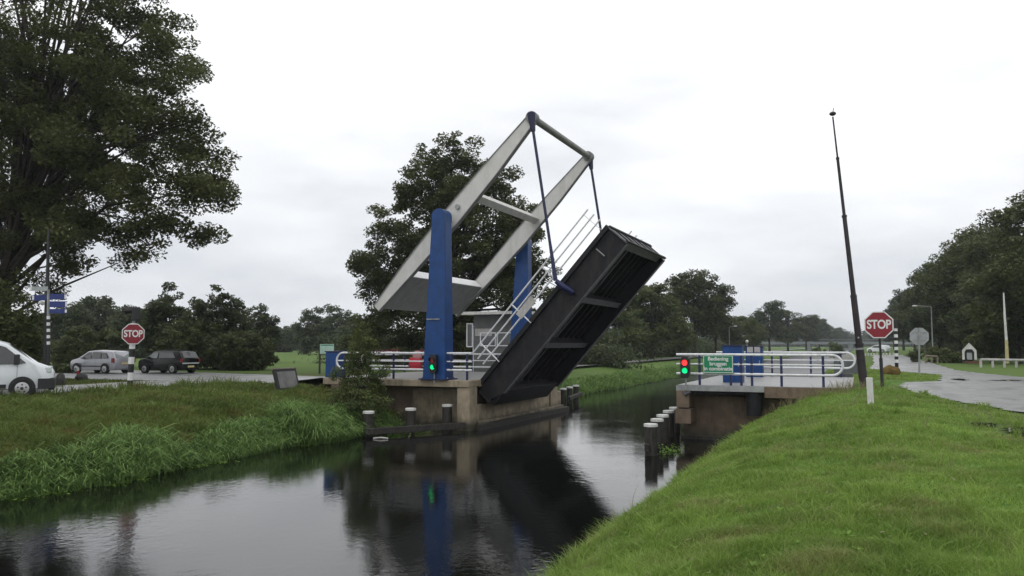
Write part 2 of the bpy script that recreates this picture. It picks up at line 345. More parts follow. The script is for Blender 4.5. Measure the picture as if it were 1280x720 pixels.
def strip(name, Lp, Rp, dz=.03, sub=12, m='asphalt', zf=None):
    vs = []; fs = []; k = 8
    def samp(pts, t):
        t *= len(pts)-1; i = min(int(t), len(pts)-2); u = t-i; return (pts[i][0]*(1-u)+pts[i+1][0]*u, pts[i][1]*(1-u)+pts[i+1][1]*u)
    n = sub*(len(Lp)-1)
    for i in range(n+1):
        a = samp(Lp, i/n); b_ = samp(Rp, i/n)
        for j in range(k+1):
            u = j/k; x = a[0]*(1-u)+b_[0]*u; y = a[1]*(1-u)+b_[1]*u
            if j in (0, k): x += .10*math.sin(i*1.7); y += .05*math.sin(i*2.3)
            z = (zf(x, y) if zf else float(hgt(x, y)))+dz
            vs.append((x, y, z))
    for i in range(n):
        for j in range(k): a = i*(k+1)+j; fs.append((a, a+1, a+k+2, a+k+1))
    o = MB().add(vs, fs).build(name, m); return tag(o, kind='structure')
strip('road', [(2.9, -20), (2.9, 14), (3.6, 20.5), (2.45, 24.5), (1.85, 27.3), (1.5, 29), (1.3, 33), (1.6, 36.5), (3.0, 38.2), (3.7, 46), (2.0, 51), (.4, 55.5), (.9, 70), (1.6, 130)],
      [(9, -20), (9, 14), (9, 20.5), (8.8, 24.5), (8.7, 27), (8.5, 29), (8.3, 33), (8, 36.5), (7.6, 39), (7.0, 44.5), (5.8, 50), (5.2, 55), (5.3, 70), (5.5, 130)], zf=lambda x, y: 1.77+.01*(x > 0))
strip('road', [(-33.6, -30), (-33.6, 12), (-32.6, 22), (-33, 29.9)], [(-27.6, -30), (-27.6, 12), (-27.6, 22), (-27.4, 29.9)], zf=lambda x, y: 1.49)
strip('road', [(-20.6, 29.9), (-24, 29.9), (-30, 29.95), (-42, 29.95), (-90, 30)], [(-20.6, 37), (-24, 37), (-30, 38), (-44, 41), (-90, 44)], zf=lambda x, y: 1.50 if x < -26 else 1.50+.42*float(sstep(-26, -20.7, x)))
strip('path', [(-21.0, 46), (-21.6, 60), (-21.6, 100), (-21.6, 400)], [(-23.4, 46), (-24.0, 60), (-24.0, 100), (-24.0, 400)], zf=lambda x, y: 1.50, m='asphalt')
pm = MB().add([(p.x, p.y, 1.78) for p in []] or [(0, 0, 0)]*0, [])
def puddle(cx, cy, rx, ry, z):
    k = 26; vs = [(cx, cy, z)]+[(cx+rx*math.cos(2*math.pi*i/k)*(1+.22*math.sin(3*i)+.1*math.sin(7*i)), cy+ry*math.sin(2*math.pi*i/k)*(1+.15*math.sin(2*i+1)), z) for i in range(k)]
    o = MB().add(vs, [(0, 1+i, 1+(i+1) % k) for i in range(k)]).build('puddle', 'puddlewater'); tag(o, kind='structure')
mat('puddlewater', (.02, .02, .018), .03, spec=.7, var=.02)
mat('mud', (.035, .028, .02), .5, var=.2)
# dirt verge right of the grass, puddles
for cx, cy, rx, ry in [(2.15, 18.1, .24, .30), (2.95, 16.9, .55, 1.0)]:
    puddle(cx, cy, rx, ry, float(hgt(cx, cy))+.035)
for cx, cy, rx, ry in [(4.0, 40.2, .35, 1.0), (5.6, 39.8, .6, .4), (3.9, 22.0, .3, .9)]:
    puddle(cx, cy, rx, ry, 1.81+.008)
# ------------------------------------------------------------------ drawbridge
DZ = 1.95
br = thing('drawbridge', (-16, 32.6, 0), 'blue and light grey balance drawbridge standing with its dark leaf raised over the canal', 'drawbridge')
m = MB()     # abutment
m.box(-17.2, -14.5, 29.15, 37.0, -1.2, 1.55)
m.box(-14.55, -14.0, 28.05, 28.75, -1.2, DZ-.28); m.box(-14.55, -14.0, 37.0, 37.9, -1.2, DZ+.05)
m.box(-14.497, -14.1, 28.753, 36.997, -1.2, .95); m.box(-14.1, -13.85, 28.6, 38.4, -1.2, .32); m.box(-14.6, -14.03, 37.9, 38.5, -1.2, 1.0)
m.build('abutment', 'concrete', br, bevel=.03)
m = MB().box(-20.9, -14.0, 28.0, 37.3, DZ-.28, DZ-.004); m.build('deck_slab', 'concrete', br, bevel=.03)
m = MB().box(-20.9, -14.25, 28.25, 37.05, DZ-.05, DZ); m.build('roadway', 'pavement', br)
m = MB().box(-21.4, -17.202, 29.25, 37.0, -.2, DZ-.3); m.build('wing_wall', 'concretebrown', br)
def tower(y0, y1, sgn):
    m = MB(); x0, x1 = -16.05, -15.04; tx0, tx1 = -15.68, -15.06; H = 8.55
    ya, yb = (y0, y1)
    # tapered in both directions
    iny = .22
    if sgn < 0: ta, tb = ya+.02, yb-iny
    else: ta, tb = ya+iny, yb-.02
    m.hexa([(x0, ya, DZ-.01), (x1, ya, DZ-.01), (x1, yb, DZ-.01), (x0, yb, DZ-.01), (tx0, ta, H), (tx1, ta, H), (tx1, tb, H), (tx0, tb, H)])
    t = m.build('tower', 'blue', br, bevel=.035)
    c = (tx0+tx1)/2; r = (tx1-tx0)/2
    cap = MB().prism([(c+r*1.02*math.cos(a), H-.05+r*.95*math.sin(a)) for a in np.linspace(0, math.pi, 13)]+[(tx0-.01, H-.3), (tx1+.01, H-.3)], ta-.01, tb+.01)
    cap.build('tower_cap', 'blue', t, smooth=True)
    MB().box(x0-.12, x1+.12, ya-.1, yb+.1, DZ, DZ+.05).build('base_plate', 'bluetrim', t)
    for bx in (x0-.07, x1+.07):
        for by in (ya+.1, yb-.1): MB().cyl(bx, by, DZ+.05, DZ+.10, .03, 6).build('bolt', 'galv', t)
    if sgn < 0: MB().box(-15.85, -15.28, ya-.05, ya+.06, 4.33, 4.37).build('bracket', 'galv', t)
    MB().disc((c, (tb if sgn < 0 else ta), H-.1), (0, .22 if sgn < 0 else -.22, 0), .16, .16).build('bearing', 'galv', t, smooth=True)
tower(27.95, 28.72, -1); tower(36.4, 37.15, 1)
# balance beams
T0 = Vector((-18.88, 0, 4.92)); T1 = Vector((-11.70, 0, 12.32)); BU = (T1-T0).normalized(); BN = Vector((BU.z, 0, -BU.x)); BL = (T1-T0).length
def BT(yc): return lambda p: T0+BU*p.x+BN*(-p.z)+Vector((0, yc+p.y, 0))
prof = [(0, -.22, .10), (2.2, -.33, .26), (5.2, -.44, .34), (7.8, -.38, .28), (BL-.1, -.22, .17), (BL+.1, -.12, .1)]
for yc in (28.95, 36.1):
    m = MB()
    for (a, l0, h0), (b_, l1, h1) in zip(prof, prof[1:]):
        m.hexa([BT(yc)(Vector(p)) for p in [(a, -.09, l0), (b_, -.09, l1), (b_, .09, l1), (a, .09, l0), (a, -.09, h0), (b_, -.09, h1), (b_, .09, h1), (a, .09, h0)]])
    bo = m.build('balance_beam', 'beam', br)
    m = MB()
    for (a, l0, h0), (b_, l1, h1) in zip(prof, prof[1:]):
        for k0, k1, s in ((l0, l1, -1), (h0, h1, 1)):
            e = .028*s
            lo0, hi0 = min(k0, k0+e), max(k0, k0+e); lo1, hi1 = min(k1, k1+e), max(k1, k1+e)
            m.hexa([BT(yc)(Vector(p)) for p in [(a, -.125, lo0), (b_, -.125, lo1), (b_, .125, lo1), (a, .125, lo0), (a, -.125, hi0), (b_, -.125, hi1), (b_, .125, hi1), (a, .125, hi0)]])
    m.build('flange', 'beamedge', bo)
    MB().disc(BT(yc)(Vector((BL, -.16, 0))), (0, .32, 0), .24, .24, 20).build('head_pin', 'beamedge', bo, smooth=True)
m = MB(); m.tube([BT(29.1)(Vector((BL, 0, 0))), BT(35.95)(Vector((BL, 0, 0)))], .145, 12); m.build('end_tube', 'panelgrey', br, smooth=True)
m = MB()
def Tb(p): return T0+BU*p.x+BN*(-p.z)+Vector((0, p.y, 0))
m.box(6.18, 6.5, 29.04, 36.01, -.2, .12, T=Tb); m.build('cross_beam', 'beam', br, bevel=.015)
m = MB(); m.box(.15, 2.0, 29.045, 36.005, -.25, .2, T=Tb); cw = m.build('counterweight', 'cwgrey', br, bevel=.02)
m = MB(); m.box(2.005, 2.04, 29.1, 35.95, -.25, .2, T=Tb); m.build('sky_lit_face', 'signwhite', cw)  # sky-facing end painted white to stand in for light, against the darker box
m = MB(); p = BT(28.82)(Vector((5.63, 0, 0))); m.disc(p, (0, -.06, 0), .1, .1); m.build('pivot_pin', 'galv', br)
# leaf
HG = Vector((-14.10, 0, 1.72)); LA = R(48.4); LU = Vector((math.cos(LA), 0, math.sin(LA))); LW = Vector((-math.sin(LA), 0, math.cos(LA))); LL = 8.12
def TL(p): return HG+LU*p.x+LW*p.z+Vector((0, p.y, 0))
Y0, Y1 = 29.12, 35.5
lf = MB().box(0, LL, Y0, Y1, -.07, 0, T=TL).build('leaf', 'steel', br)
for y, s in ((Y0+.12, 1), (Y1-.12, -1)):
    g_ = MB().prism([(-.15, -.075), (LL-.02, -.075), (LL-.02, -1.0), (.5, -1.0), (-.15, -.7)], y-.02, y+.02, T=TL).build('side_girder', 'steel', lf)
    MB().box(.5, LL-.01, y-.13, y+.13, -1.035, -1.004, T=TL).build('flange', 'steeledge', g_)
    MB().box(-.1, LL+.02, y-.16, y+.10, -.065+.002, .10, T=TL).build('kerb', 'steel', lf)
for u in (.35, 2.85, 5.25, 7.95):
    g_ = MB().box(u-.02, u+.02, Y0+.145, Y1-.145, -.80, -.075, T=TL).build('cross_girder', 'steel', lf)
    MB().box(u-.13, u+.13, Y0+.26, Y1-.26, -.835, -.803, T=TL).build('flange', 'steeledge', g_)
for y in (30.05, 30.5, 30.95, 31.4, 31.85, 32.6, 33.3, 34.0, 34.7, 35.3):
    m = MB(); us = (.35, 2.85, 5.25, 7.95)
    for a, b_ in zip(us, us[1:]): m.box(a+.03, b_-.03, y-.012, y+.012, -.42, -.075, T=TL); m.box(a+.15, b_-.15, y-.055, y+.055, -.445, -.422, T=TL)
    m.build('stringer', 'ribgrey' if y < 32 else 'steel', lf)  # near ribs get a lighter colour to stand out in the leaf's shade
MB().box(LL+.003, LL+.05, Y0-.04, Y1+.04, -.98, .10, T=TL).build('end_plate', 'deckplate', lf)
m = MB().box(LL+.053, LL+.12, Y0-.02, Y1+.02, -.14, -.02, T=TL); m.box(LL+.053, LL+.12, Y0-.02, Y1+.02, -1.0, -.90, T=TL)
for y in np.arange(Y0+.5, Y1-.3, 1.05): m.box(LL+.053, LL+.09, y, y+.07, -.88, -.16, T=TL)
m.build('end_frame', 'steel', lf)
m = MB().box(-.25, .6, Y0+.2, Y1-.2, -.95, -.75, T=TL); m.box(-.28, -.16, Y0+.05, Y1-.05, -.8, -.1, T=TL); m.build('heel_box', 'steel', lf, bevel=.03)
MB().box(7.2, 7.24, Y0+.02, Y0+.06, -.62, -.18, T=TL).build('latch', 'galv', lf)
# outrigger where the hangers hold the leaf
UO = 5.35
m = MB(); m.tube([TL(Vector((UO-.05, 28.86, .16))), TL(Vector((UO-.05, 28.92, -.1))), TL(Vector((UO, 29.0, -.4))), TL(Vector((UO, 29.12, -.58)))], [.10, .13, .13, .11], 10); m.build('outrigger', 'bluetrim', lf, smooth=True)
m = MB(); m.tube([TL(Vector((UO-.05, 36.24, .16))), TL(Vector((UO-.05, 36.2, -.1))), TL(Vector((UO, 36.1, -.6)))], [.14, .17, .17], 10); m.build('outrigger', 'bluetrim', lf, smooth=True)
for y, yb in ((28.80, 28.86), (36.25, 36.24)):
    a = BT(y)(Vector((BL, 0, 0))); b_ = TL(Vector((UO-.05, yb, .18)))
    h = MB().tube([a, b_], .06, 8).build('hanger_rod', 'rodblue', br, smooth=True)
    MB().tube([a+Vector((0, 0, .16)), a+(b_-a)*.09], [.17, .09], 10).build('hanger_head', 'rodblue', h, smooth=True)
    MB().tube([b_+(a-b_)*.22, b_], [.06, .085], 10).build('hanger_foot', 'bluetrim', h, smooth=True)
def leafrail(y, nm):
    m = MB()
    for wv in (.42, .74, 1.06): m.tube([TL(Vector((.75, y, wv))), TL(Vector((LL+.05, y, wv)))], .033, 6)
    for u in (1.3, 3.35, 5.3, 7.9):
        m.tube([TL(Vector((u, y, -.05))), TL(Vector((u, y, 1.1 if u < 7 else 1.06)))], .03 if u < 7 else .014, 6)
    o = m.build('railing', 'railwhite', lf)
    if nm:
        MB().box(3.2, 4.15, y-.05, y-.03, .34, .66, T=TL).build('notice_panel', 'railgrey', o)
    return o
leafrail(Y0-.02, True); leafrail(Y1+.02, False)
# ------------------------------------------------------------------ right landing
ld = thing('bridge_landing', (-3, 32, 0), 'brown concrete bridge landing with grey deck on the right bank', 'bridge landing')
m = MB().box(-5.9, -2.2, 29.0, 37.0, -1.2, 1.55); m.box(-5.95, -5.5, 28.05, 28.95, 1.15, DZ-.16); m.build('abutment', 'concretebrown', ld, bevel=.03)
MB().box(-5.98, -5.45, 28.0, 28.9, .62, 1.12).build('bearing_block', 'concretebrown', ld)
MB().box(-5.9, -.3, 28.1, 37.25, DZ-.12, DZ).build('deck', 'pavement', ld)
MB().box(-5.95, -3.0, 28.04, 28.097, DZ-.2, DZ-.02).build('edge_beam', 'galv', ld)
MB().box(-2.99, -.35, 28.03, 28.097, DZ-.38, DZ-.02).build('edge_slab', 'concretebrown', ld)
MB().box(-5.9, -.35, 37.252, 37.4, DZ-.3, DZ+.14).build('far_kerb', 'steeledge', ld)
m = MB(); m.tube([(-3.35, 28.35, .95), (-3.35, 28.35, 1.80)], .27, 16); m.build('drain_pipe', 'steel', ld, smooth=True)
m = MB(); m.box(-5.4, -3.0, 28.3, 28.5, 1.62, 1.82); m.build('cross_joist', 'steel', ld)
m = MB(); m.tube([(-5.85, 28.2, 1.78), (-5.6, 28.0, 1.62), (-5.45, 28.0, 1.72)], .06, 8); m.build('bracket', 'steeledge', ld)
# timber at waterline of both abutments
t = MB().box(-5.98, -2.4, 28.86, 28.98, -.05, .12).build('waterline_beam', 'timber', None, bevel=.01, base=(-4, 28.9, 0)); tag(t, 'dark timber beam at the waterline of the brown right abutment', 'timber beam')
t = MB().box(-13.84, -13.62, 28.4, 38.6, -.05, .22).build('waterline_beam', 'timber', None, bevel=.01, base=(-13.7, 33, 0)); tag(t, 'long dark timber beam at the waterline under the raised leaf', 'timber beam')
# ------------------------------------------------------------------ fixed railings
def railing(name, xs, y, rails, posts, curl, label, group, z0=DZ, post_m='bluetrim', hts=(1.05, .72, .39)):
    t = thing(name, ((xs[0]+xs[1])/2, y, z0), label, 'railing', group)
    for x in posts: MB().box(x-.04, x+.04, y-.025, y+.025, z0, z0+hts[0]-.03).build('post', post_m, t)
    m = MB()
    top, mid, low = [z0+h for h in hts]
    r = (top-low)/2; c = (top+low)/2
    if curl:
        s = 1 if curl > 0 else -1; xe = xs[1] if s > 0 else xs[0]; xo = xs[0] if s > 0 else xs[1]
        cx = xe-s*r
        arc = [(cx+s*r*math.sin(a), y, c+r*math.cos(a)) for a in np.linspace(0, math.pi, 13)]
        m.tube([(xo, y, top)]+arc+[(xo, y, low)], .042, 8)
        m.tube([(xo, y, mid), (xe-.02*s, y, mid)], .028, 8)
    else:
        for h in (top, mid, low): m.tube([(xs[0], y, h), (xs[1], y, h)], .038, 8)
    m.build('rails', 'railwhite', t, smooth=True); return t
railing('railing', (-5.95, -.55), 28.16, 3, (-5.15, -3.75, -2.45, -1.15, -5.0+.9, -3.4), 1, 'white tube railing on blue posts, nearer of two on the right landing', 'bridge railings')
railing('railing', (-6.0, -.25), 36.95, 3, (-5.2, -3.6, -2.0, -.8), 1, 'white tube railing on the far edge of the right landing, behind the blue cabinets', 'bridge railings')
railing('railing', (-20.3, -13.95), 28.14, 3, (-19.9, -17.5, -14.85, -14.15), -1, 'white railing at the near edge of the left deck, before the tall blue tower', 'bridge railings')
railing('railing', (-25.2, -15.6), 37.15, 3, (-24.6, -22.4, -20.2, -18.4, -17.0), -1, 'white railing at the far edge of the left deck, carrying flower boxes', 'bridge railings', z0=1.78, hts=(1.07, .74, .41))
# hand gate curl near the hinge of the left deck, far side
railing('railing', (-15.9, -14.2), 36.25, 3, (-14.35,), -1, 'short curled white railing by the leaf hinge, before the small blue cabinet', 'bridge railings')
# flower boxes on far left railing
for i, (x, lab) in enumerate([(-24.1, 'leftmost of three on the far railing'), (-23.1, 'middle one of three on the far railing'), (-20.9, 'rightmost of three, just right of the red box')]):
    t = thing('flower_box', (x, 36.9, 2.75), 'white trough of dark red flowers, '+lab, 'flower box', 'flower boxes on the far left railing')
    MB().prism([(x-.42, 2.98), (x+.42, 2.98), (x+.38, 2.78), (x-.38, 2.78)], 36.86, 37.06).build('trough', 'railwhite', t)
    n = 260; c = np.stack([np.random.uniform(x-.5, x+.5, n), np.random.uniform(36.75, 37.1, n), 2.97+np.abs(np.random.normal(0, .1, n))-.12], -1)
    d1 = np.random.normal(0, 1, (n, 3)); d1 /= np.linalg.norm(d1, axis=1)[:, None]; d2 = np.cross(d1, np.random.normal(0, 1, (n, 3))); d2 /= np.linalg.norm(d2, axis=1)[:, None]
    V = np.stack([c-d1*.04, c+d2*.04, c+d1*.04, c-d2*.04], 1); npmesh('flowers', V, 4, 'petal', t, base=(x, 36.9, 2.75))
# lifebuoy style red box on the far railing
b_ = P(521, 460, Y=37.0); z0 = 2.0
t = thing('red_box', (b_.x, 37.0, 2.0), 'rounded red box hanging on the far railing, left of the tall blue tower', 'red box')
m = MB().box(b_.x-.36, b_.x+.36, 36.75, 37.0, 2.02, 2.66); m.build('case', 'red', t, bevel=.07, smooth=True)
MB().ball((b_.x+.12, 36.85, 2.78), .27, 14, (1.1, .45, .9)).build('lid', 'pinkish' if 'pinkish' in M else mat('pinkish', (.42, .22, .22), .5), t, smooth=True)
MB().box(b_.x-.365, b_.x+.365, 36.72, 36.747, 2.20, 2.24).build('strap', 'signred', t)
# ------------------------------------------------------------------ cabinets
def cabinet(x0, x1, y0, y1, z1, label, lamps=False, door=True):
    t = thing('control_cabinet', ((x0+x1)/2, (y0+y1)/2, DZ), label, 'control cabinet', 'blue bridge cabinets')
    MB().box(x0, x1, y0, y1, DZ, z1).build('housing', 'blue', t, bevel=.02)
    MB().box(x0-.03, x1+.03, y0-.03, y1+.03, z1+.002, z1+.05).build('top', 'bluetrim', t)
    if door: MB().box(x0+.06, x1-.06, y0-.012, y0-.003, DZ+.1, z1-.08).build('door', 'blue', t); MB().box(x1-.14, x1-.11, y0-.035, y0-.014, (DZ+z1)/2-.08, (DZ+z1)/2+.08).build('handle', 'galv', t)
    if lamps:
        for xx in (x0+.08, x1-.32):
            MB().box(xx, xx+.24, y0-.05, y0-.014, z1-.22, z1+.02).build('lamp', 'railgrey', t)
        MB().tube([(x0+.06, y0+.1, z1+.05), (x0+.06, y0+.1, z1+.22)], .02, 6).build('stalk', 'galv', t); MB().ball((x0+.06, y0+.1, z1+.26), .07).build('beacon', 'capwhite', t, smooth=True)
    return t
cabinet(-21.0, -20.3, 28.3, 28.75, 3.02, 'plain blue cabinet at the left end of the near left railing')
cabinet(-4.7, -4.0, 30.3, 30.9, 3.28, 'blue cabinet on the right landing behind the green sign')
cabinet(-4.6, -3.9, 36.0, 36.5, 3.22, 'blue cabinet with two pale lamps on top, farther one on the right landing', lamps=True, door=True)
cabinet(-15.6, -14.7, 36.4, 36.9, 2.95, 'small blue cabinet between the two towers behind the curled railing')
# ------------------------------------------------------------------ canal signals
def signal(px, base, label, red_on, tilt=0):
    x, y, z = base
    t = thing('canal_signal', base, label, 'signal light', 'canal signal lights')
    pts = [(x-.11, z+.28), (x-.155, z+.40), (x-.155, z+.92), (x-.10, z+1.02), (x+.10, z+1.02), (x+.155, z+.92), (x+.155, z+.40), (x+.11, z+.28)]
    hs = MB().prism(pts, y-.12, y+.10).build('housing', 'black', t, bevel=.01)
    MB().tube([(x, y+.05, z-.1), (x, y+.05, z+.3)], .03, 8).build('stem', 'galv', t)
    for zz, mm, nm in ((z+.80, 'lamp_red' if red_on else 'lamp_off', 'red_lamp'), (z+.53, 'lamp_green', 'green_lamp')):
        MB().disc((x, y-.122, zz), (0, -.02, 0), .098, .085, 20).build(nm, mm, t, smooth=True)
        m = MB(); a = np.linspace(-.3, math.pi+.3, 12)
        vs = [(x+.112*math.cos(t_), y-.122-.0, zz+.112*math.sin(t_)) for t_ in a]+[(x+.112*math.cos(t_), y-.24, zz+.112*math.sin(t_)) for t_ in a]
        m.add(vs, [(i, i+1, i+13, i+12) for i in range(11)]).build('visor', 'black', hs)
    return t
b_ = P(857, 478, Y=27.85); signal(0, (b_.x, 27.85, 1.92), 'black canal signal showing red and green at the left end of the right landing', True)
b_ = P(542, 480, Y=27.85); signal(0, (b_.x, 27.85, 1.93), 'black canal signal showing only green in front of the tall blue tower', False)
# green sign
a = P(878.5, 443.5, Y=28.06); c = P(917, 467, Y=28.06); cx = (a.x+c.x)/2; cz = (a.z+c.z)/2; hw = abs(c.x-a.x)/2; hh = abs(a.z-c.z)/2
t = thing('green_sign', (cx, 28.06, cz), 'green notice with three lines of white text on the right railing', 'sign')
MB().box(cx-hw, cx+hw, 28.05, 28.075, cz-hh, cz+hh).build('board', 'signgreen', t)
m = MB(); e = .018
for x0, x1, z0, z1 in [(cx-hw+.02, cx+hw-.02, cz+hh-.04, cz+hh-.04+e), (cx-hw+.02, cx+hw-.02, cz-hh+.02, cz-hh+.02+e), (cx-hw+.02, cx-hw+.02+e, cz-hh+.04, cz+hh-.04), (cx+hw-.02-e, cx+hw-.02, cz-hh+.04, cz+hh-.04)]: m.box(x0, x1, 28.04, 28.048, z0, z1)
m.build('border', 'signwhite', t)
text_obj('lettering', 'Bediening\nbruggen\nin combinatie', .178, 'signwhite', t, (cx, 28.045, cz+.01), (1, 0, 0), (0, 0, 1), line=.95, off=.004)
# ------------------------------------------------------------------ fender posts
def fender(x, y, zt, r, label, group):
    t = thing('mooring_post', (x, y, 0), label, 'mooring post', group)
    MB().tube([(x, y, -1.0), (x, y, zt-.09)], [r*1.04, r], 12).build('pile', 'timber', t, smooth=True)
    MB().tube([(x, y, zt-.09), (x, y, zt-.01), (x, y, zt)], [r+.02, r+.02, r-.02], 14).build('white_cap', 'capwhite', t, smooth=True)
G = 'white capped mooring posts by the bridge'
def at(px, Zt, yline):  # place on a pixel column at a given Y
    return P(px, 500, Y=yline).x
for px, yl, zt, lab in [(461, 24.9, .93, 'white capped mooring post farthest left, under the leafy shrub'), (513.5, 26.7, .93, 'white capped mooring post in the middle of the three left of the blue tower foot'), (559, 28.1, 1.0, 'white capped mooring post nearest the concrete corner below the tall blue tower')]:
    fender(at(px, zt, yl), yl, zt, .19, lab, G)
xa, xb = at(463, 0, 24.9), at(575, 0, 27.6)
t = MB(); d = Vector((xb-xa, 2.7, 0)).normalized(); n_ = Vector((d.y, -d.x, 0))
def wale(a, b_, z0, z1, wd, lab):
    a = Vector(a); b_ = Vector(b_); d = (b_-a).normalized(); n_ = Vector((d.y, -d.x, 0))*wd/2
    o = MB().hexa([a-n_+Vector((0, 0, z0)), b_-n_+Vector((0, 0, z0)), b_+n_+Vector((0, 0, z0)), a+n_+Vector((0, 0, z0)), a-n_+Vector((0, 0, z1)), b_-n_+Vector((0, 0, z1)), b_+n_+Vector((0, 0, z1)), a+n_+Vector((0, 0, z1))]).build('fender_beam', 'timber', None, bevel=.02, base=(a+b_)/2)
    return tag(o, lab, 'fender beam', 'timber fender beams')
wale((at(455, 0, 24.6)+.15, 24.45, 0), (at(574, 0, 28.0)+.25, 27.95, 0), .10, .34, .16, 'dark timber fender beam along the three posts left of the bridge')
for px, yl, lab in [(813, 24.2, 'nearest white capped mooring post of the row off the right landing'), (821, 25.9, 'second nearest white capped mooring post of the row off the right landing'), (828, 27.5, 'third white capped mooring post of the row off the right landing'), (835.5, 29.3, 'fourth white capped mooring post of the row, at the right abutment corner'), (843, 30.9, 'hindmost white capped mooring post of the row beside the brown abutment')]:
    fender(at(px, 0, yl), yl, .95, .19, lab, G)
wale((at(808, 0, 23.9), 23.9, 0), (at(829, 0, 30.5), 30.5, 0), .12, .36, .15, 'dark timber fender beam along the posts off the right landing')
for px, yl, lab in [(704, 41.2, 'nearest of the three white capped posts beyond the raised leaf'), (712, 42.9, 'middle of the three white capped posts beyond the raised leaf'), (720, 44.7, 'farthest of the three white capped posts beyond the raised leaf')]:
    fender(at(px, 0, yl), yl, .98, .17, lab, G)
wale((at(709, 0, 41.0)+.1, 41.0, 0), (at(727, 0, 45.2), 45.2, 0), .35, .55, .15, 'greyish timber fender beam along the three posts beyond the raised leaf')
# ------------------------------------------------------------------ signs and posts
def frame(pos):  # unit vectors facing the camera at pos
    d = Vector((-pos.x, -pos.y, 0)).normalized(); x = Vector((0, 0, 1)).cross(d).normalized(); return x, d
def octagon(m, c, x, n, r, t0, t1):
    u = Vector((0, 0, 1)); pts = [(math.cos(R(22.5+45*i))*r, math.sin(R(22.5+45*i))*r) for i in range(8)]
    a = [c+x*p[0]+u*p[1]+n*t0 for p in pts]; b_ = [c+x*p[0]+u*p[1]+n*t1 for p in pts]
    m.add(a+b_, [tuple(range(8)), tuple(range(15, 7, -1))]+[(i, i+8, (i+1) % 8+8, (i+1) % 8) for i in range(8)]); return m
def stopface(t, c, x, n, w, nm='sign_plate'):
    r = w/2/math.cos(R(22.5)); s = octagon(MB(), c, x, n, r, 0, .02).build(nm, 'signwhite', t)
    octagon(MB(), c, x, n, r*.92, .022, .026).build('red_face', 'signred', s)
    text_obj('lettering', 'STOP', w*.46, 'signwhite', s, c+n*.030, x, (0, 0, 1), depth=.003, space=.95, xs=.78, off=w*.012)
    return s
# right stop sign
D = 25.0; bp_ = P(1103, 478, D=D); tp_ = P(1098.5, 406, D=D); x, n = frame(bp_); n = (n+Vector((.05, 0, 0))).normalized(); x = Vector((0, 0, 1)).cross(n).normalized()
t = thing('stop_sign', bp_, 'red STOP sign on a thin dark post between the leaning mast and the road', 'stop sign', 'stop signs')
MB().tube([bp_-Vector((0, 0, .3)), tp_-n*.03+Vector((0, 0, .3))], .035, 8).build('post', 'black', t, smooth=True)
MB().tube([bp_-Vector((0, 0, .3)), bp_+(tp_-bp_)*.42-n*.03], .052, 8).build('sleeve', 'black', t, smooth=True)
stopface(t, tp_, x, n, .83)
# back of a stop sign
D = 41; bp_ = P(1149, 464, D=D); tp_ = P(1149, 420.5, D=D); x, n = frame(bp_)
t = thing('stop_sign', bp_, 'grey back of an eight sided sign on a pole on the far grass island', 'stop sign', 'stop signs')
octagon(MB(), tp_, x, n, .47, 0, .015).build('sign_plate', 'signback', t)
MB().tube([bp_-Vector((0, 0, .3)), tp_+n*.05+Vector((0, 0, .42))], .045, 8).build('post', 'galv', t, smooth=True)
m = MB(); m.box(-.3, .3, 0, .03, -.02, .02, T=lambda p: tp_+x*p.x+n*(p.y+.016)+Vector((0, 0, p.z+.2))); m.box(-.3, .3, 0, .03, -.02, .02, T=lambda p: tp_+x*p.x+n*(p.y+.016)+Vector((0, 0, p.z-.2))); m.build('brace', 'galv', t)
# striped posts
def striped(bp_, tp_, r, zs, label, first='black'):
    t = thing('striped_post', bp_, label, 'striped post', 'black and white striped posts')
    n_ = len(zs)-1
    for mm, par, nm in (('black', 0, 'black_bands'), ('signwhite', 1, 'white_bands')):
        m = MB()
        for i in range(n_):
            if i % 2 == par: m.tube([bp_+(tp_-bp_)*zs[i], bp_+(tp_-bp_)*zs[i+1]], r, 12)
        m.build(nm, mm, t, smooth=True)
    return t
D = 33.; bp_ = P(162, 486, D=D); tp_ = P(167, 404, D=D); x, n = frame(bp_)
zs = [0, .19, .30, .42, .52, .635, .73, .84, 1.0]
t = striped(bp_-Vector((0, 0, .2)), tp_, .115, zs, 'black and white striped post bearing a red STOP sign on the left bank')
c = P(166.5, 417.5, D=D)+n*.14; stopface(t, c, x, n, .84, 'stop_sign_plate')
hd = P(170, 393, D=D); MB().box(-.17, .17, -.14, .14, -.26, .30, T=lambda p: hd+x*p.x+n*p.y+Vector((0, 0, p.z))).build('warning_lamp', 'black', t, bevel=.05)
MB().tube([hd-x*.1+Vector((0, 0, .18)), hd-x*.42+Vector((0, 0, .14))], [.12, .16], 12).build('lamp_hood', 'mastdark', t, smooth=True)
MB().tube([tp_, hd], .06, 8).build('neck', 'galv', t)
D = 46.; bp_ = P(1121, 463.5, D=D); tp_ = P(1119.6, 410, D=D); x, n = frame(bp_)
k = 13; t = striped(bp_-Vector((0, 0, .1)), tp_, .10, [0, .22]+[.22+.78*(i+1)/11 for i in range(11)], 'slim black and white striped post with black lamp head beyond the right stop sign')
hd = P(1119.2, 405, D=D); MB().box(-.15, .15, -.12, .12, -.25, .25, T=lambda p: hd+x*p.x+n*p.y+Vector((0, 0, p.z))).build('lamp_head', 'black', t, bevel=.03)
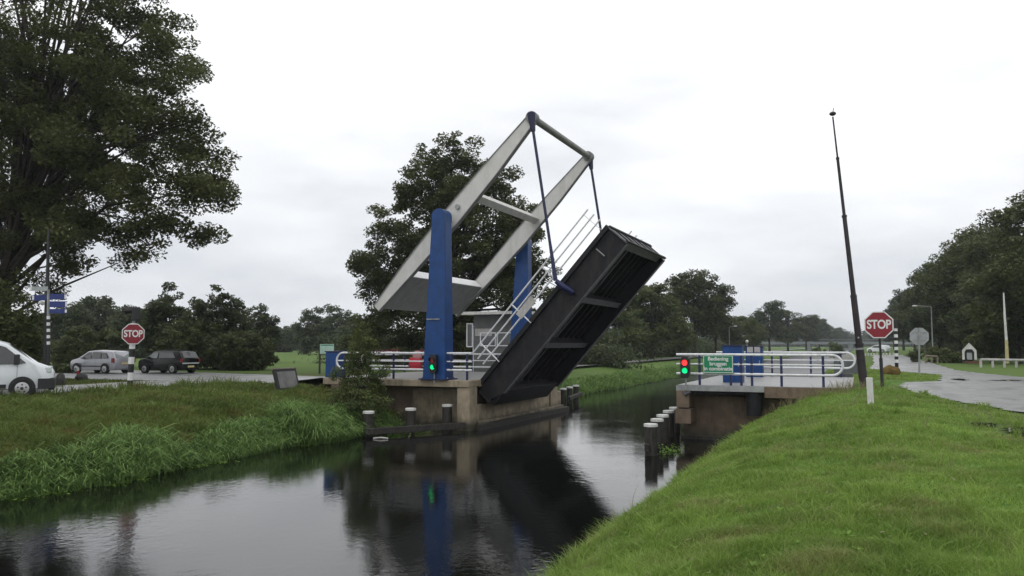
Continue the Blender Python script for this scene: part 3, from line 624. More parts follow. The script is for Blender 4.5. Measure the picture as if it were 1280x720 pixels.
# leaning mast
D = 25.3; b0 = P(1079.5, 478, D=D); t0 = P(1041, 146, D=D)
t = thing('leaning_mast', b0, 'tall dark leaning mast rising from the grass beside the right railing', 'mast')
def mp_(f): return b0+(t0-b0)*f
m = MB()
for f0, f1, r0, r1 in [(-.03, .14, .135, .125), (.14, .32, .105, .095), (.32, .62, .078, .066), (.62, .84, .05, .045), (.84, 1, .030, .024)]: m.tube([mp_(f0), mp_(f1)], [r0, r1], 14)
m.build('shaft', 'mastdark', t, smooth=True)
m = MB()
for f, r in ((.14, .14), (.32, .105), (.62, .082), (.84, .055)): m.tube([mp_(f-.004), mp_(f+.004)], r, 14)
m.build('collar', 'black', t, smooth=True)
m = MB(); m.tube([mp_(.121), mp_(.128)], .133, 14); m.build('pale_band', 'galv', t, smooth=True)
m = MB().ball(t0+Vector((0, 0, .1)), .085, 12, (1.25, 1.25, .8)); m.tube([t0+Vector((0, 0, .12)), t0+Vector((.03, 0, .28))], .012, 6); m.build('finial', 'mastdark', t, smooth=True)
m = MB(); m.ball(mp_(.165)+frame(b0)[1]*.11, .03, 8); m.build('lock', 'galv', t)
# white marker
D = 20.; bp_ = P(1088.5, 499, D=D); x, n = frame(bp_); tl = P(1086.5, 472, D=D)-bp_
m = MB(); m.hexa([bp_+x*a_+n*b2+v for v in (Vector((0, 0, -.15)), tl) for a_, b2 in ((-.075, .05), (.075, .05), (.075, -.05), (-.075, -.05))])
tag(m.build('marker_post', 'capwhite', None, bevel=.012, base=bp_), 'short leaning white marker post in the grass in front of the mast', 'marker post')
# lamp post and direction signs, left
D = 36.; b0 = P(56, 481, D=D); tz = P(61, 286, D=D)
t = thing('lamp_post', b0, 'tall thin dark post in front of the big oak behind the white van', 'lamp post')
MB().tube([b0, b0+(tz-b0)*.45, tz], [.13, .10, .05], 12).build('shaft', 'black', t, smooth=True)
MB().ball(P(53, 379, D=35.8), .1, 10).build('lamp', 'capwhite', t, smooth=True)
x, n = frame(b0)
b1 = P(60.5, 481, D=35.4); t1 = P(60.5, 362, D=35.4)
t = thing('direction_sign', b1, 'striped post carrying blue and white road direction signs beside the tall dark post', 'direction sign')
zs = [0, .42]+[.42+.3*(i+1)/9 for i in range(9)]
for mm, par, nm in (('black', 0, 'black_bands'), ('signwhite', 1, 'white_bands')):
    m = MB()
    for i in range(len(zs)-1):
        if i % 2 == par: m.tube([b1+(t1-b1)*zs[i], b1+(t1-b1)*zs[i+1]], .07, 10)
    m.build(nm, mm, t, smooth=True)
MB().tube([b1+(t1-b1)*.72, t1], .06, 8).build('upper_pole', 'galv', t)
for px0, px1, py, h, mm, off in [(62, 83, 371, 7, 'signblue', .08), (62, 84, 380.5, 7.5, 'signblue', .12), (62, 83.5, 389, 5.5, 'signblue', .1), (37, 60, 361, 5.5, 'signback', .1), (40, 58, 372, 7, 'signblue', -.14)]:
    a = P(px0, py, D=35.4)+n*off; c = P(px1, py, D=35.4)+n*off; hh = h*.0354/2
    s = MB().box(0, (c-a).length, 0, .03, -hh, hh, T=lambda p: a+(c-a).normalized()*p.x+n*p.y+Vector((0, 0, p.z))).build('finger_board', mm, t)
    tip = MB().box((c-a).length-.09 if px0 > 61 else 0, (c-a).length if px0 > 61 else .09, .033, .036, -hh+.03, hh-.03, T=lambda p: a+(c-a).normalized()*p.x+n*p.y+Vector((0, 0, p.z))).build('tip_mark', 'signwhite', s)
# boulders at the island
for px, py, w_, h_, lab in [(75.5, 481, .42, .55, 'grey boulder at the edge of the small grass island behind the van'), (102, 476, .62, .35, 'low dark brown boulder under the small red and white post')]:
    p = P(px, py, Z=1.5); m = MB().ball((p.x, p.y, 1.5+h_*.4), 1, 12, (w_*.5, w_*.5, h_*.62), .10); tag(m.build('boulder', 'stone', None, smooth='weld', base=(p.x, p.y, 1.5)), lab, 'boulder')
p = P(97, 474, Z=1.5); t = thing('marker_post', p, 'small red and white post on the grass island in front of the silver car', 'marker post')
MB().tube([p, p+Vector((0, 0, .45))], .06, 8).build('red_part', 'red', t); MB().tube([p+Vector((0, 0, .45)), p+Vector((0, 0, .62))], .06, 8).build('white_part', 'signwhite', t)
# lectern board
D = 34; a = P(348, 485, D=33.5); c = P(375.5, 481, D=35); x = (c-a); x.z = 0; x.normalize(); n = Vector((x.y, -x.x, 0)); L_ = (Vector((c.x, c.y, 0))-Vector((a.x, a.y, 0))).length
bz = float(hgt(a.x, a.y))
t = thing('information_board', (a.x, a.y, bz), 'low dark framed information board tilted back on the left bank', 'information board')
zt = P(350, 462, D=33.5).z
def TI(p): return Vector((a.x, a.y, 0))+x*p.x+n*(p.y-.28*(p.z-bz))+Vector((0, 0, p.z))
MB().box(0, L_, -.04, .02, bz+.08, zt, T=TI).build('frame', 'black', t, bevel=.01)
MB().box(.16, L_-.14, .022, .03, bz+.16, zt-.1, T=TI).build('panel', 'panelgrey', t)
MB().box(-.04, L_+.04, -.10, .06, zt+.002, zt+.05, T=TI).build('cap_strip', 'wood', t)
for xx in (.05, L_-.12): MB().box(xx, xx+.08, -.12, -.045, bz-.2, zt-.05, T=TI).build('leg', 'timber', t)
# green info sign
D = 46; b0 = P(399.5, 463, D=D); x, n = frame(b0)
t = thing('information_sign', b0, 'pale green information sign on one dark post beyond the left blue cabinet', 'information sign')
MB().tube([b0-Vector((0, 0, .2)), b0+Vector((0, 0, 1.45))], .06, 8).build('post', 'timber', t)
mat('palegreen', (.42, .60, .50), .5, var=.08)
s = MB().box(0, .78, 0, .03, .95, 1.5, T=lambda p: b0+x*p.x+n*(p.y+.05)+Vector((0, 0, p.z))).build('panel', 'palegreen', t)
MB().box(.04, .74, .033, .036, 1.41, 1.46, T=lambda p: b0+x*p.x+n*(p.y+.05)+Vector((0, 0, p.z))).build('heading_strip', 'signgreen', s)
# ------------------------------------------------------------------ bridge keeper hut
D = 43.5; a = P(592, 456, D=D); x0, y0 = a.x, a.y; z0 = 1.6; x1 = x0+2.9; y1 = y0+2.4; zr = P(592, 391, D=D).z-.12
t = thing('bridge_keeper_hut', (x0, y0, z0), 'small grey bridge keeper hut with flat white edged roof behind the raised leaf', 'hut')
MB().box(x0, x1, y0, y1, z0-.3, zr).build('walls', 'hutgrey', t)
MB().box(x0-.8, x1+.4, y0-.55, y1+.3, zr+.003, zr+.16).build('roof', 'capwhite', t)
def window(xa, xb, za, zb, par):
    f = MB(); e = .06
    for q in ((xa, xb, zb-e, zb), (xa, xb, za, za+e), (xa, xa+e, za+e, zb-e), (xb-e, xb, za+e, zb-e)): f.box(q[0], q[1], y0-.05, y0-.003, q[2], q[3])
    o = f.build('window', 'railwhite', par); MB().box(xa+e, xb-e, y0-.02, y0-.004, za+e, zb-e).build('pane', 'glass', o)
window(x0+.4, x0+1.35, z0+1.65, z0+2.4, t); window(x0+1.4, x0+2.4, z0+1.65, z0+2.4, t); window(x0-.42, x0-.02, z0+1.6, z0+2.9, t)
f = MB()
for q in ((y0-.0, y0+.07, 0), (y0+.85, y0+.92, 0)): f.box(x0-.06, x0-.003, q[0], q[1], z0+.1, z0+2.6)
f.box(x0-.06, x0-.003, y0+.07, y0+.85, z0+2.53, z0+2.6)
d_ = f.build('door', 'railwhite', t); MB().box(x0-.03, x0-.004, y0+.07, y0+.85, z0+1.1, z0+2.53).build('pane', 'glass', d_)
MB().box(x0+.1, x0+1.1, y0-.03, y0-.003, z0+2.2, z0+2.6).build('fascia_panel', 'railgrey', t)
# ------------------------------------------------------------------ vehicles
def vehicle(name, origin, heading, label, paint, prof, W, wheels, wr, windows, extras, cat, bev=.05, taper=.14, belt=.9, top=1.45):
    """prof: side outline (x forward, z); heading: angle of +x in world"""
    ca, sa = math.cos(heading), math.sin(heading); o = Vector(origin)
    def T(p): return o+Vector((p.x*ca-p.y*sa, p.x*sa+p.y*ca, p.z))
    t = thing(name, o, label, cat)
    def wy(z): return W/2-(taper*max(0, (z-belt)/(top-belt)) if z > belt else .05*max(0, (belt-.25-z)))
    # refine outline
    pts = []
    for i in range(len(prof)):
        a_ = prof[i]; b2 = prof[(i+1) % len(prof)]
        k = max(1, int(math.dist(a_, b2)/.35))
        for j in range(k): pts.append((a_[0]+(b2[0]-a_[0])*j/k, a_[1]+(b2[1]-a_[1])*j/k))
    n_ = len(pts)
    def inx(p, y): # narrow towards nose and tail
        xm = max(abs(q[0]) for q in prof); f = max(0, abs(p[0])/xm-.75)/.25
        return y*(1-.10*f*f)
    vs = [T(Vector((p[0], -inx(p, wy(p[1])), p[1]))) for p in pts]+[T(Vector((p[0]*1.012, 0, p[1]+(.03 if p[1] > .8 else 0)))) for p in pts]+[T(Vector((p[0], inx(p, wy(p[1])), p[1]))) for p in pts]
    fs = [tuple(range(n_)), tuple(range(3*n_-1, 2*n_-1, -1))]+[(i, i+n_, (i+1) % n_+n_, (i+1) % n_) for i in range(n_)]+[(i+n_, i+2*n_, (i+1) % n_+2*n_, (i+1) % n_+n_) for i in range(n_)]
    body = MB().add(vs, fs).build('body', paint, t, bevel=bev, smooth=True)
    def side(poly, s, nm, mm, off=.006, thick=.004, parent=t):
        c = []
        for zz in (off, off+thick): c += [T(Vector((p[0], s*(inx(p, wy(p[1]))+zz), p[1]))) for p in poly]
        k = len(poly); return MB().add(c, [tuple(range(k)), tuple(range(2*k-1, k-1, -1))]+[(i, i+k, (i+1) % k+k, (i+1) % k) for i in range(k)]).build(nm, mm, parent)
    for poly, mm in windows:
        for s in (-1, 1): side(poly, s, 'side_window', mm)
    for wx in wheels:
        for s in (-1, 1):
            yo = W/2
            arch = [(wx+(wr+.07)*math.cos(a_), max(.2, wr+(wr+.07)*math.sin(a_))) for a_ in np.linspace(-.5, math.pi+.5, 18)]
            side(arch, s, 'wheel_arch', 'plastic', .003, .012)
            c = T(Vector((wx, s*(yo-.16), wr))); ax = T(Vector((wx, s*(yo+.03), wr)))-c
            wh = MB().tube([c, c+ax*.9, c+ax], [wr, wr, wr*.93], 24).build('wheel', 'tyre', t, smooth=True)
            MB().tube([c+ax*1.001, c+ax*1.05], [wr*.64, wr*.56], 20).build('rim', 'rim', wh, smooth=True)
            MB().tube([c+ax*1.06, c+ax*1.08], [wr*.16, wr*.14], 12).build('hub', 'plastic', wh, smooth=True)
            m = MB()
            for q in range(5):
                an = q*2*math.pi/5+.3; xd = Vector((ca, sa, 0)); cc = c+ax*1.055+(xd*math.cos(an)+Vector((0, 0, 1))*math.sin(an))*wr*.38; m.tube([cc, cc+ax*.03], wr*.085, 8)
            m.build('rim_holes', 'plastic', wh)
    def crossp(x0, z0, x1, z1, y0, y1, nm, mm, off=.008, parent=t):
        d = Vector((x1-x0, 0, z1-z0)); nn = Vector((-d.z, 0, d.x)).normalized()
        if nn.x*(x0+.001) < 0 and abs(nn.z) < .95: nn = -nn
        if nn.z < -.2: nn = -nn
        c = []
        for o_ in (off, off+.006): c += [T(Vector((x_, y_, z_))+nn*o_) for x_, y_, z_ in ((x0, y0, z0), (x0, y1, z0), (x1, y1*.93, z1), (x1, y0*.93, z1))]
        return MB().add(c, [(0, 1, 2, 3), (7, 6, 5, 4), (0, 4, 5, 1), (1, 5, 6, 2), (2, 6, 7, 3), (3, 7, 4, 0)]).build(nm, mm, parent)
    extras(t, T, side, crossp, wy)
    return t
gz = 1.53
# silver hatchback
def ex_silver(t, T, side, crossp, wy):
    crossp(-1.93, .98, -1.62, 1.36, -.58, .58, 'rear_window', 'glasspale', .03)
    crossp(1.05, .98, .42, 1.36, -.62, .62, 'windscreen', 'glass', .035)
    MB().box(-1.98, -1.89, -.78, .78, .30, .56, T=T).build('rear_bumper', 'paintsilver', t, bevel=.03)
    for s in (-1, 1):
        MB().box(-1.965, -1.78, s*.80-.06, s*.80+.02*s+.03, .70, .98, T=T).build('tail_light', 'taillight', t, bevel=.01)
        MB().box(1.72, 1.86, s*.62-.14, s*.62+.14, .60, .76, T=T).build('headlight', 'headlight', t, bevel=.02)
        MB().box(.62, .80, s*.86-.08, s*.86+.10, .92, 1.06, T=T).build('mirror', 'paintsilver', t, bevel=.03)
    MB().box(-2.0, -1.985, -.26, .26, .60, .71, T=T).build('number_plate', 'plate', t)
    side([(.55, .30), (.56, .30), (.50, .92), (.49, .92)], 1, 'door_gap', 'plastic', .002, .002); side([(-.42, .32), (-.41, .32), (-.36, .92), (-.37, .92)], 1, 'door_gap', 'plastic', .002, .002)
    side([(-1.2, .44), (1.0, .44), (1.0, .50), (-1.2, .50)], 1, 'rub_strip', 'plastic', .004, .01)
sil = [(-1.92, .24), (1.80, .19), (1.92, .45), (1.86, .72), (1.72, .84), (1.12, .97), (.40, 1.40), (-.2, 1.46), (-1.45, 1.41), (-1.68, 1.34), (-1.94, .95), (-1.96, .50)]
c = P(121, 466.5, Z=gz)
vehicle('parked_car', (c.x-.2, c.y+.5, gz-.02), math.pi+.02, 'silver hatchback, tail towards the striped post, on the left road', 'paintsilver', sil, 1.66, (-1.22, 1.24), .30,
        [([(.42, .95), (.93, .97), (.35, 1.33), (.05, 1.36), (.0, .94)], 'glass'), ([(-.06, .94), (-.02, 1.36), (-.75, 1.36), (-.84, .95)], 'glass'), ([(-.92, .95), (-.86, 1.34), (-1.2, 1.32), (-1.42, .99)], 'glass')], ex_silver, 'car')
def ex_black(t, T, side, crossp, wy):
    crossp(-1.80, .98, -1.55, 1.34, -.56, .56, 'rear_window', 'glass', .03)
    crossp(1.0, .96, .55, 1.34, -.60, .60, 'windscreen', 'glass', .035)
    MB().box(-1.86, -1.79, -.70, .70, .62, .70, T=T).build('bumper_strip', 'headlight', t, bevel=.01)
    MB().box(-1.875, -1.862, -.26, .26, .40, .51, T=T).build('number_plate', 'plate', t)
    for s in (-1, 1):
        MB().box(-1.85, -1.74, s*.74-.06, s*.74+.06, .72, .95, T=T).build('tail_light', 'taillight', t, bevel=.01)
        MB().box(.70, .88, s*.87-.08, s*.87+.10, .94, 1.08, T=T).build('mirror', 'paintblack', t, bevel=.03)
    side([(.56, .30), (.57, .30), (.52, .92), (.51, .92)], 1, 'door_gap', 'steel', .002, .002)
    crossp(-1.4, 1.435, .35, 1.44, -.60, .60, 'roof_panel', 'mastdark', .035)
blk = [(-1.82, .22), (1.66, .18), (1.80, .45), (1.74, .78), (1.50, .90), (1.05, .97), (.55, 1.38), (.2, 1.43), (-1.35, 1.42), (-1.55, 1.36), (-1.82, .95), (-1.84, .50)]
c = P(207, 466.5, Z=gz)
vehicle('parked_car', (c.x-.2, c.y+.4, gz-.02), math.pi+.02, 'black hatchback behind and right of the striped post on the left road', 'paintblack', blk, 1.66, (-1.16, 1.16), .30,
        [([(.12, .97), (.90, .98), (.50, 1.32), (.12, 1.35)], 'glasspale'), ([(.0, .97), (.02, 1.35), (-1.1, 1.34), (-1.35, 1.0)], 'glass')], ex_black, 'car')
def ex_van(t, T, side, crossp, wy):
    crossp(1.80, 1.22, 1.08, 1.82, -.72, .72, 'windscreen', 'glass', .035)
    MB().box(2.28, 2.50, -.92, .92, .26, .68, T=T).build('front_bumper', 'plastic', t, bevel=.06)
    for s in (-1, 1):
        MB().box(2.02, 2.38, s*.80-.12, s*.80+.085, .84, 1.06, T=T).build('headlight', 'headlight', t, bevel=.04)
        MB().box(1.25, 1.42, s*1.0-.06, s*1.0+.14, 1.15, 1.5, T=T).build('mirror', 'plastic', t, bevel=.03)
        MB().box(1.98, 2.42, s*.925-.015, s*.925+.015, .30, .66, T=T).build('bumper_corner', 'plastic', t, bevel=.012)
    for xx in (.12, 1.35): side([(xx, .34), (xx+.012, .34), (xx+.012, 1.12), (xx, 1.12)], -1, 'door_gap', 'plastic', .002, .002)
    side([(-2.0, .34), (1.05, .34), (1.05, .48), (-2.0, .48)], -1, 'sill_trim', 'plastic', .004, .01)
van = [(-2.45, .3), (2.30, .3), (2.46, .55), (2.44, .86), (2.30, 1.02), (1.92, 1.17), (1.02, 1.86), (.75, 1.95), (.3, 1.98), (-2.3, 1.98), (-2.47, 1.8)]
hd_ = R(90-38); c = P(27, 497, Z=gz); ca, sa = math.cos(hd_), math.sin(hd_); wx = 1.52
nrm = Vector((sa, -ca, 0)); vo = Vector((c.x, c.y, gz-.02))-Vector((ca, sa, 0))*wx-nrm*.93
vehicle('parked_van', vo, hd_, 'white van, front half visible, on the road at the far left', 'paintwhite', van, 1.92, (-1.55, wx), .335,
        [([(.20, 1.14), (1.62, 1.20), (1.0, 1.74), (.85, 1.80), (.20, 1.82)], 'glass')], ex_van, 'van', bev=.07, taper=.16, belt=1.15, top=1.95)
# ------------------------------------------------------------------ right side small things
def lamp(bp_, h, arm, label):
    x, n = frame(bp_); t = thing('street_lamp', bp_, label, 'street lamp', 'street lamps')
    MB().tube([bp_, bp_+Vector((0, 0, h))], [.08, .05], 10).build('pole', 'galv', t, smooth=True)
    tp = bp_+Vector((0, 0, h)); MB().tube([tp, tp+x*arm*.5+Vector((0, 0, .12)), tp+x*arm+Vector((0, 0, .16))], .035, 8).build('arm', 'galv', t)
    MB().ball(tp+x*arm*1.05+Vector((0, 0, .14)), .3, 10, (1, .5, .35)).build('lamp_head', 'capwhite', t, smooth=True)
lamp(P(1166, 437, D=92), 4.9, -1.6, 'grey street lamp with arm in front of the right wood')
lamp(P(912, 441, D=125), 4.0, .9, 'faint grey street lamp before the trees on the left bank')
D = 64; bp_ = P(1212, 449.5, D=D); x, n = frame(bp_)
t = thing('wayside_shrine', bp_-Vector((0, 0, .0)), 'little white arched shelter with dark opening before the right wood', 'shelter')
s_ = .032*2
def TS(p): return bp_+x*p.x+n*p.y+Vector((0, 0, p.z))
out = [(-.5, 0), (-.5, .75), (0, 1.35), (.5, .75), (.5, 0), (.33, 0), (.33, .62), (.2, .82), (-.2, .82), (-.33, .62), (-.33, 0)]
MB().prism(out, -.3, .3, T=TS).build('shell', 'capwhite', t)
MB().box(-.33, .33, -.3, -.2, 0, .8, T=TS).build('back_panel', 'greytank', t)
MB().box(-.18, .18, -.1, .12, 0, .55, T=TS).build('figure_niche', 'signback', t)
MB().box(-.55, -.35, .0, .25, -.3, -.002, T=TS).build('plinth', 'black', t)
bp_ = P(1259, 449, D=58); tp_ = P(1254.5, 366, D=58); md = P(1258, 425, D=58); m_ = P(1256, 396, D=58)
t = thing('bare_pole', bp_, 'pale crooked bare pole with yellowish foot before the right wood', 'pole')
MB().tube([md, m_, tp_], [.09, .075, .05], 9).build('upper_shaft', 'capwhite', t, smooth=True)
mat('yellowfoot', (.45, .40, .20), .7); MB().tube([bp_-Vector((0, 0, .3)), md], [.13, .1], 9).build('yellow_foot', 'yellowfoot', t, smooth=True)
def lowrail(pxa, pxb, pya, pyb, D, label, m_='wood', n_=4, h=.5):
    a = P(pxa, pya, D=D); b2 = P(pxb, pyb, D=D); t = thing('low_fence', (a+b2)/2, label, 'low fence')
    for i in range(n_):
        q = a+(b2-a)*i/(n_-1); MB().box(q.x-.07, q.x+.07, q.y-.07, q.y+.07, q.z-.3, q.z+h).build('post', m_, t)
    MB().tube([a+Vector((0, 0, h)), b2+Vector((0, 0, h))], .09, 8).build('rail', m_, t)
lowrail(1157, 1172, 450, 451, 66, 'short low timber fence beneath the hedge on the right', n_=3, h=.34)
lowrail(1226, 1300, 455, 456, 55, 'long low grey rail left of and beyond the pale crooked pole', 'railgrey', 6, .3)
b_ = P(1218, 454, D=57); t = MB(); t.box(b_.x-.6, b_.x+.5, b_.y-.15, b_.y+.15, b_.z, b_.z+.14); mat('dullred', (.12, .04, .035), .8); tag(t.build('low_beam', 'dullred', None, base=b_), 'dull red low beam at the foot of the white shelter', 'beam')
# brown heap
p = P(1114, 467, D=41); tag(MB().ball(p+Vector((0, 0, .05)), 1, 14, (.42, .3, .36), .12).build('brown_heap', 'brownheap', None, smooth='weld', base=p), 'yellow brown heap beside the slim striped post', 'heap')
# grey tank behind rail
p = P(1061, 466, D=44)
t = thing('utility_box', p, 'dark grey box with pale curved lid behind the end of the far right railing', 'utility box')
MB().box(p.x-.75, p.x+.75, p.y, p.y+1.0, p.z-.3, p.z+.72).build('box', 'greytank', t, bevel=.05)
MB().prism([(p.x-.8, p.z+.723), (p.x+.8, p.z+.723), (p.x+.72, p.z+.8), (p.x+.3, p.z+.98), (p.x-.3, p.z+.98), (p.x-.72, p.z+.8)], p.y-.02, p.y+1.02).build('lid', 'railgrey', t)
# white stakes far
a = P(1082, 446, D=112); b2 = P(1117, 446, D=100)
for i in range(10):
    q = a+(b2-a)*(i/9); tag(MB().box(q.x-.09, q.x+.09, q.y-.09, q.y+.09, q.z-.2, q.z+.5).build('stake', 'capwhite', None, base=q), 'small white stake in the row of ten on the far right grass', 'stake', 'row of white stakes on the far right grass')
# far white boat-like caravan / car
p = P(1094, 440, D=150)
def ex_none(t, T, side, crossp, wy): crossp(1.80, 1.22, 1.08, 1.82, -.72, .72, 'windscreen', 'glass', .035)
vehicle('parked_car', (p.x+.6, p.y, 1.8), R(150), 'tiny white car far away behind the right stop sign post', 'paintwhite', sil, 1.7, (-1.22, 1.24), .30, [([(.42, .95), (.93, .97), (.35, 1.33), (-.75, 1.36), (-.84, .95)], 'glass')], lambda *a: None, 'car')
# distant bridge across canal
t = thing('distant_bridge', (-10, 330, 0), 'low grey bridge crossing the canal in the far distance', 'bridge')
MB().box(-40, 25, 328, 336, 3.4, 4.4).build('span', 'far_bridge', t); MB().box(-40, 25, 327.8, 327.99, 5.0, 5.2).build('rail', 'far_bridge', t)
for xx in (-18.5, -3.5): MB().box(xx-.8, xx+.8, 328.2, 335.8, -.5, 3.398).build('pier', 'far_bridge', t)
# far green tent, white garden things
p = P(752, 446, D=92); t = thing('garden_tent', p, 'lime green garden tent on the left bank beyond the canal', 'tent')
MB().add([p+Vector(v) for v in ((-1.2, 0, 0), (1.2, 0, 0), (1.0, 1.4, 0), (-1.0, 1.4, 0), (-.9, .3, .75), (.5, .3, .9), (.5, 1.0, .9), (-.9, 1.0, .75))], [(0, 1, 5, 4), (1, 2, 6, 5), (2, 3, 7, 6), (3, 0, 4, 7), (4, 5, 6, 7)]).build('canopy', 'lime', t, smooth=True)
for px, lab in ((733.5, 'left of the two round white garden tables left of the green tent'), (740, 'right of the two round white garden tables left of the green tent')):
    p = P(px, 446.5, D=92); t = thing('garden_table', p, lab, 'garden table', 'white garden tables by the tent')
    MB().cyl(p.x, p.y, p.z+.55, p.z+.75, .27, 12).build('top', 'capwhite', t); MB().cyl(p.x, p.y, p.z-.1, p.z+.55, .04, 8).build('leg', 'galv', t)
# stick floating
p = P(476, 548, Z=.02); tag(MB().tube([p+Vector((-.25, -.1, 0)), p+Vector((0, 0, .03)), p+Vector((.25, .08, .0))], .03, 6).build('floating_plank', 'railgrey', None, base=p), 'pale scrap of wood floating below the left mooring posts', 'driftwood')
# ------------------------------------------------------------------ vegetation
rng = np.random.default_rng(11)
def leafquads(c, size, flat=.5, droop=0):
    n = len(c); nrm = rng.normal(0, 1, (n, 3)); nrm[:, 2] = np.abs(nrm[:, 2])+flat; nrm /= np.linalg.norm(nrm, axis=1)[:, None]
    a = np.cross(nrm, rng.normal(0, 1, (n, 3))); a /= np.linalg.norm(a, axis=1)[:, None]; b = np.cross(nrm, a)
    s = size*rng.uniform(.6, 1.35, n)[:, None]
    return np.stack([c-a*s*.9, c-b*s*.45+nrm*s*.12, c+a*s*.9, c+b*s*.45+nrm*s*.12], 1)
def crown_points(lobes, nclump, nleaf, csize, flat=.65):
    """lobes: list of (centre, radii) -> leaf centres and clump centres"""
    vol = np.array([r[0]*r[1]*r[2] for _, r in lobes])**.75; pr = vol/vol.sum()
    li = rng.choice(len(lobes), nclump, p=pr)
    d = rng.normal(0, 1, (nclump, 3)); d /= np.linalg.norm(d, axis=1)[:, None]
    rad = rng.uniform(.25, 1.0, nclump)**.45
    C = np.array([lobes[i][0] for i in li]); RR = np.array([lobes[i][1] for i in li])
    cc = C+d*RR*rad[:, None]
    cs = csize*rng.uniform(.55, 1.3, nclump)
    k = rng.choice(nclump, nleaf, p=(cs**2)/(cs**2).sum())
    e = rng.normal(0, 1, (nleaf, 3)); e /= np.linalg.norm(e, axis=1)[:, None]; e *= (rng.uniform(0, 1, nleaf)**.4)[:, None]
    e[:, 2] *= flat; e[:, 2] -= .12
    return cc[k]+e*cs[k][:, None], cc, k
def make_tree(name, base, height, lobes, nclump, nleaf, csize, lsize, m, label, cat='tree', group=None, trunk_r=.3, limbs=26, limb_base=.3, bark='bark'):
    base = Vector(base); t = thing(name, base, label, cat, group)
    pts, cc, k = crown_points(lobes, nclump, nleaf, csize)
    tint = rng.uniform(0, 1, nclump)[k]*.5+rng.uniform(0, 1, nleaf)*.5
    npmesh('crown', leafquads(pts, lsize), 4, m, t, base=base, tint=tint)
    mb = MB(); top = Vector(np.mean([l[0] for l in lobes], axis=0)); top.z = base.z+height*.82
    tr = []
    for i in range(7):
        f = i/6; p = base.lerp(Vector((base.x+(top.x-base.x)*f**1.5, base.y+(top.y-base.y)*f**1.5, base.z+(top.z-base.z)*f)), 1)
        tr.append(p+Vector((random.uniform(-1, 1), random.uniform(-1, 1), 0))*trunk_r*.5*(i > 0))
    tr[0].z -= .3
    mb.tube(tr, [trunk_r*(1.25 if i == 0 else 1-.13*i) for i in range(7)], 9)
    sel = rng.choice(len(cc), min(limbs, len(cc)), replace=False)
    for s in sel:
        e = Vector(cc[s]); f = random.uniform(limb_base, .85); j = min(int(f*6), 5); st = tr[j].lerp(tr[j+1], f*6-j)
        if st.z > e.z+1.5: st = tr[1].lerp(tr[2], random.random())
        mid = st.lerp(e, .5)+Vector((random.uniform(-.4, .4), random.uniform(-.4, .4), random.uniform(.0, .22)*(e-st).length+.3))
        r0 = trunk_r*.34*(1-.4*f); mb.tube([st, mid, e], [r0, r0*.6, r0*.15], 6, cap=False)
    mb.build('trunk', bark, t, smooth=True)
    return t
def lob(px, py, D, r, ry=None, rz=None): return (np.array(P(px, py, D=D)), (r, ry or r, rz or r))
# big oak, left
ob = P(-22, 478, D=41.0); ob.z = 1.5
oak = [lob(40, 20, 41, 7), lob(120, 95, 40, 5), lob(165, 185, 39, 4.2, rz=3.6), lob(214, 232, 38.5, 2.8, rz=2.6), lob(115, 235, 41, 4.0, rz=2.6), lob(25, 190, 42, 6), lob(60, 285, 41, 3.2, rz=2.4), lob(268, 258, 38.5, 1.6, rz=1.8), lob(250, 225, 38.5, 1.6), lob(195, 285, 38.5, 1.6, rz=1.2), lob(200, 285, 38, 1.9, rz=1.3), lob(120, 300, 39, 2.2, rz=1.5), lob(15, 335, 41, 2.8), lob(60, 330, 40, 1.3, rz=1.0),
       lob(165, 40, 42, 3.0), lob(-120, 100, 43, 7.5), lob(-90, 260, 42, 4.5), lob(40, -120, 43, 6.5), lob(222, 110, 39, 1.9), lob(232, 160, 39, 1.4), lob(60, 160, 47, 6), lob(-30, 380, 41, 2.5), lob(215, 60, 40, 1.3), lob(150, 300, 38.5, 1.5, rz=1.1), lob(235, 275, 38.5, 1.8, rz=1.3), lob(190, 130, 40, 3), lob(245, 205, 39, 1.4), lob(80, 130, 41, 4.5), lob(10, 400, 44, 1.6)]
make_tree('oak_tree', ob, 20, oak, 1250, 235000, .78, .115, 'oak', 'huge dark oak overhanging the left of the road and cars', trunk_r=.42, limbs=110, limb_base=.25)
# bushes below the oak
def bush(name, px, py_top, D, wpx, label, m='dark', nl=9000, ls=.13, cat='bush', group=None, base_py=None, ncl=60, cs=.6, tall=1.0):
    b = P(px, 500, D=D); b.z = 1.45; top = P(px, py_top, D=D).z; h = top-b.z; w = wpx/1000*D/2
    lobes = [((b.x, b.y, b.z+h*.5), (w, w*.8, h*.5)), ((b.x-w*.45, b.y, b.z+h*.35), (w*.6, w*.6, h*.35)), ((b.x+w*.45, b.y, b.z+h*.38), (w*.6, w*.6, h*.38))]
    return make_tree(name, b, h, lobes, ncl, nl, cs, ls, m, label, cat, group, trunk_r=max(.05, h*.018), limbs=20, limb_base=.1)
bush('bush', -8, 350, 37.5, 120, 'dense olive bush under the oak behind the white van', 'mid', 22000, .12, ncl=130, cs=.8)
bush('bush', 68, 456, 52, 42, 'low bright green shrub between the tall dark post and the silver car', 'willow', 3000, .12, ncl=30, cs=.4)
bush('bush', 110, 405, 62, 90, 'rounded green bush behind the silver car', 'mid', 9000, .17)
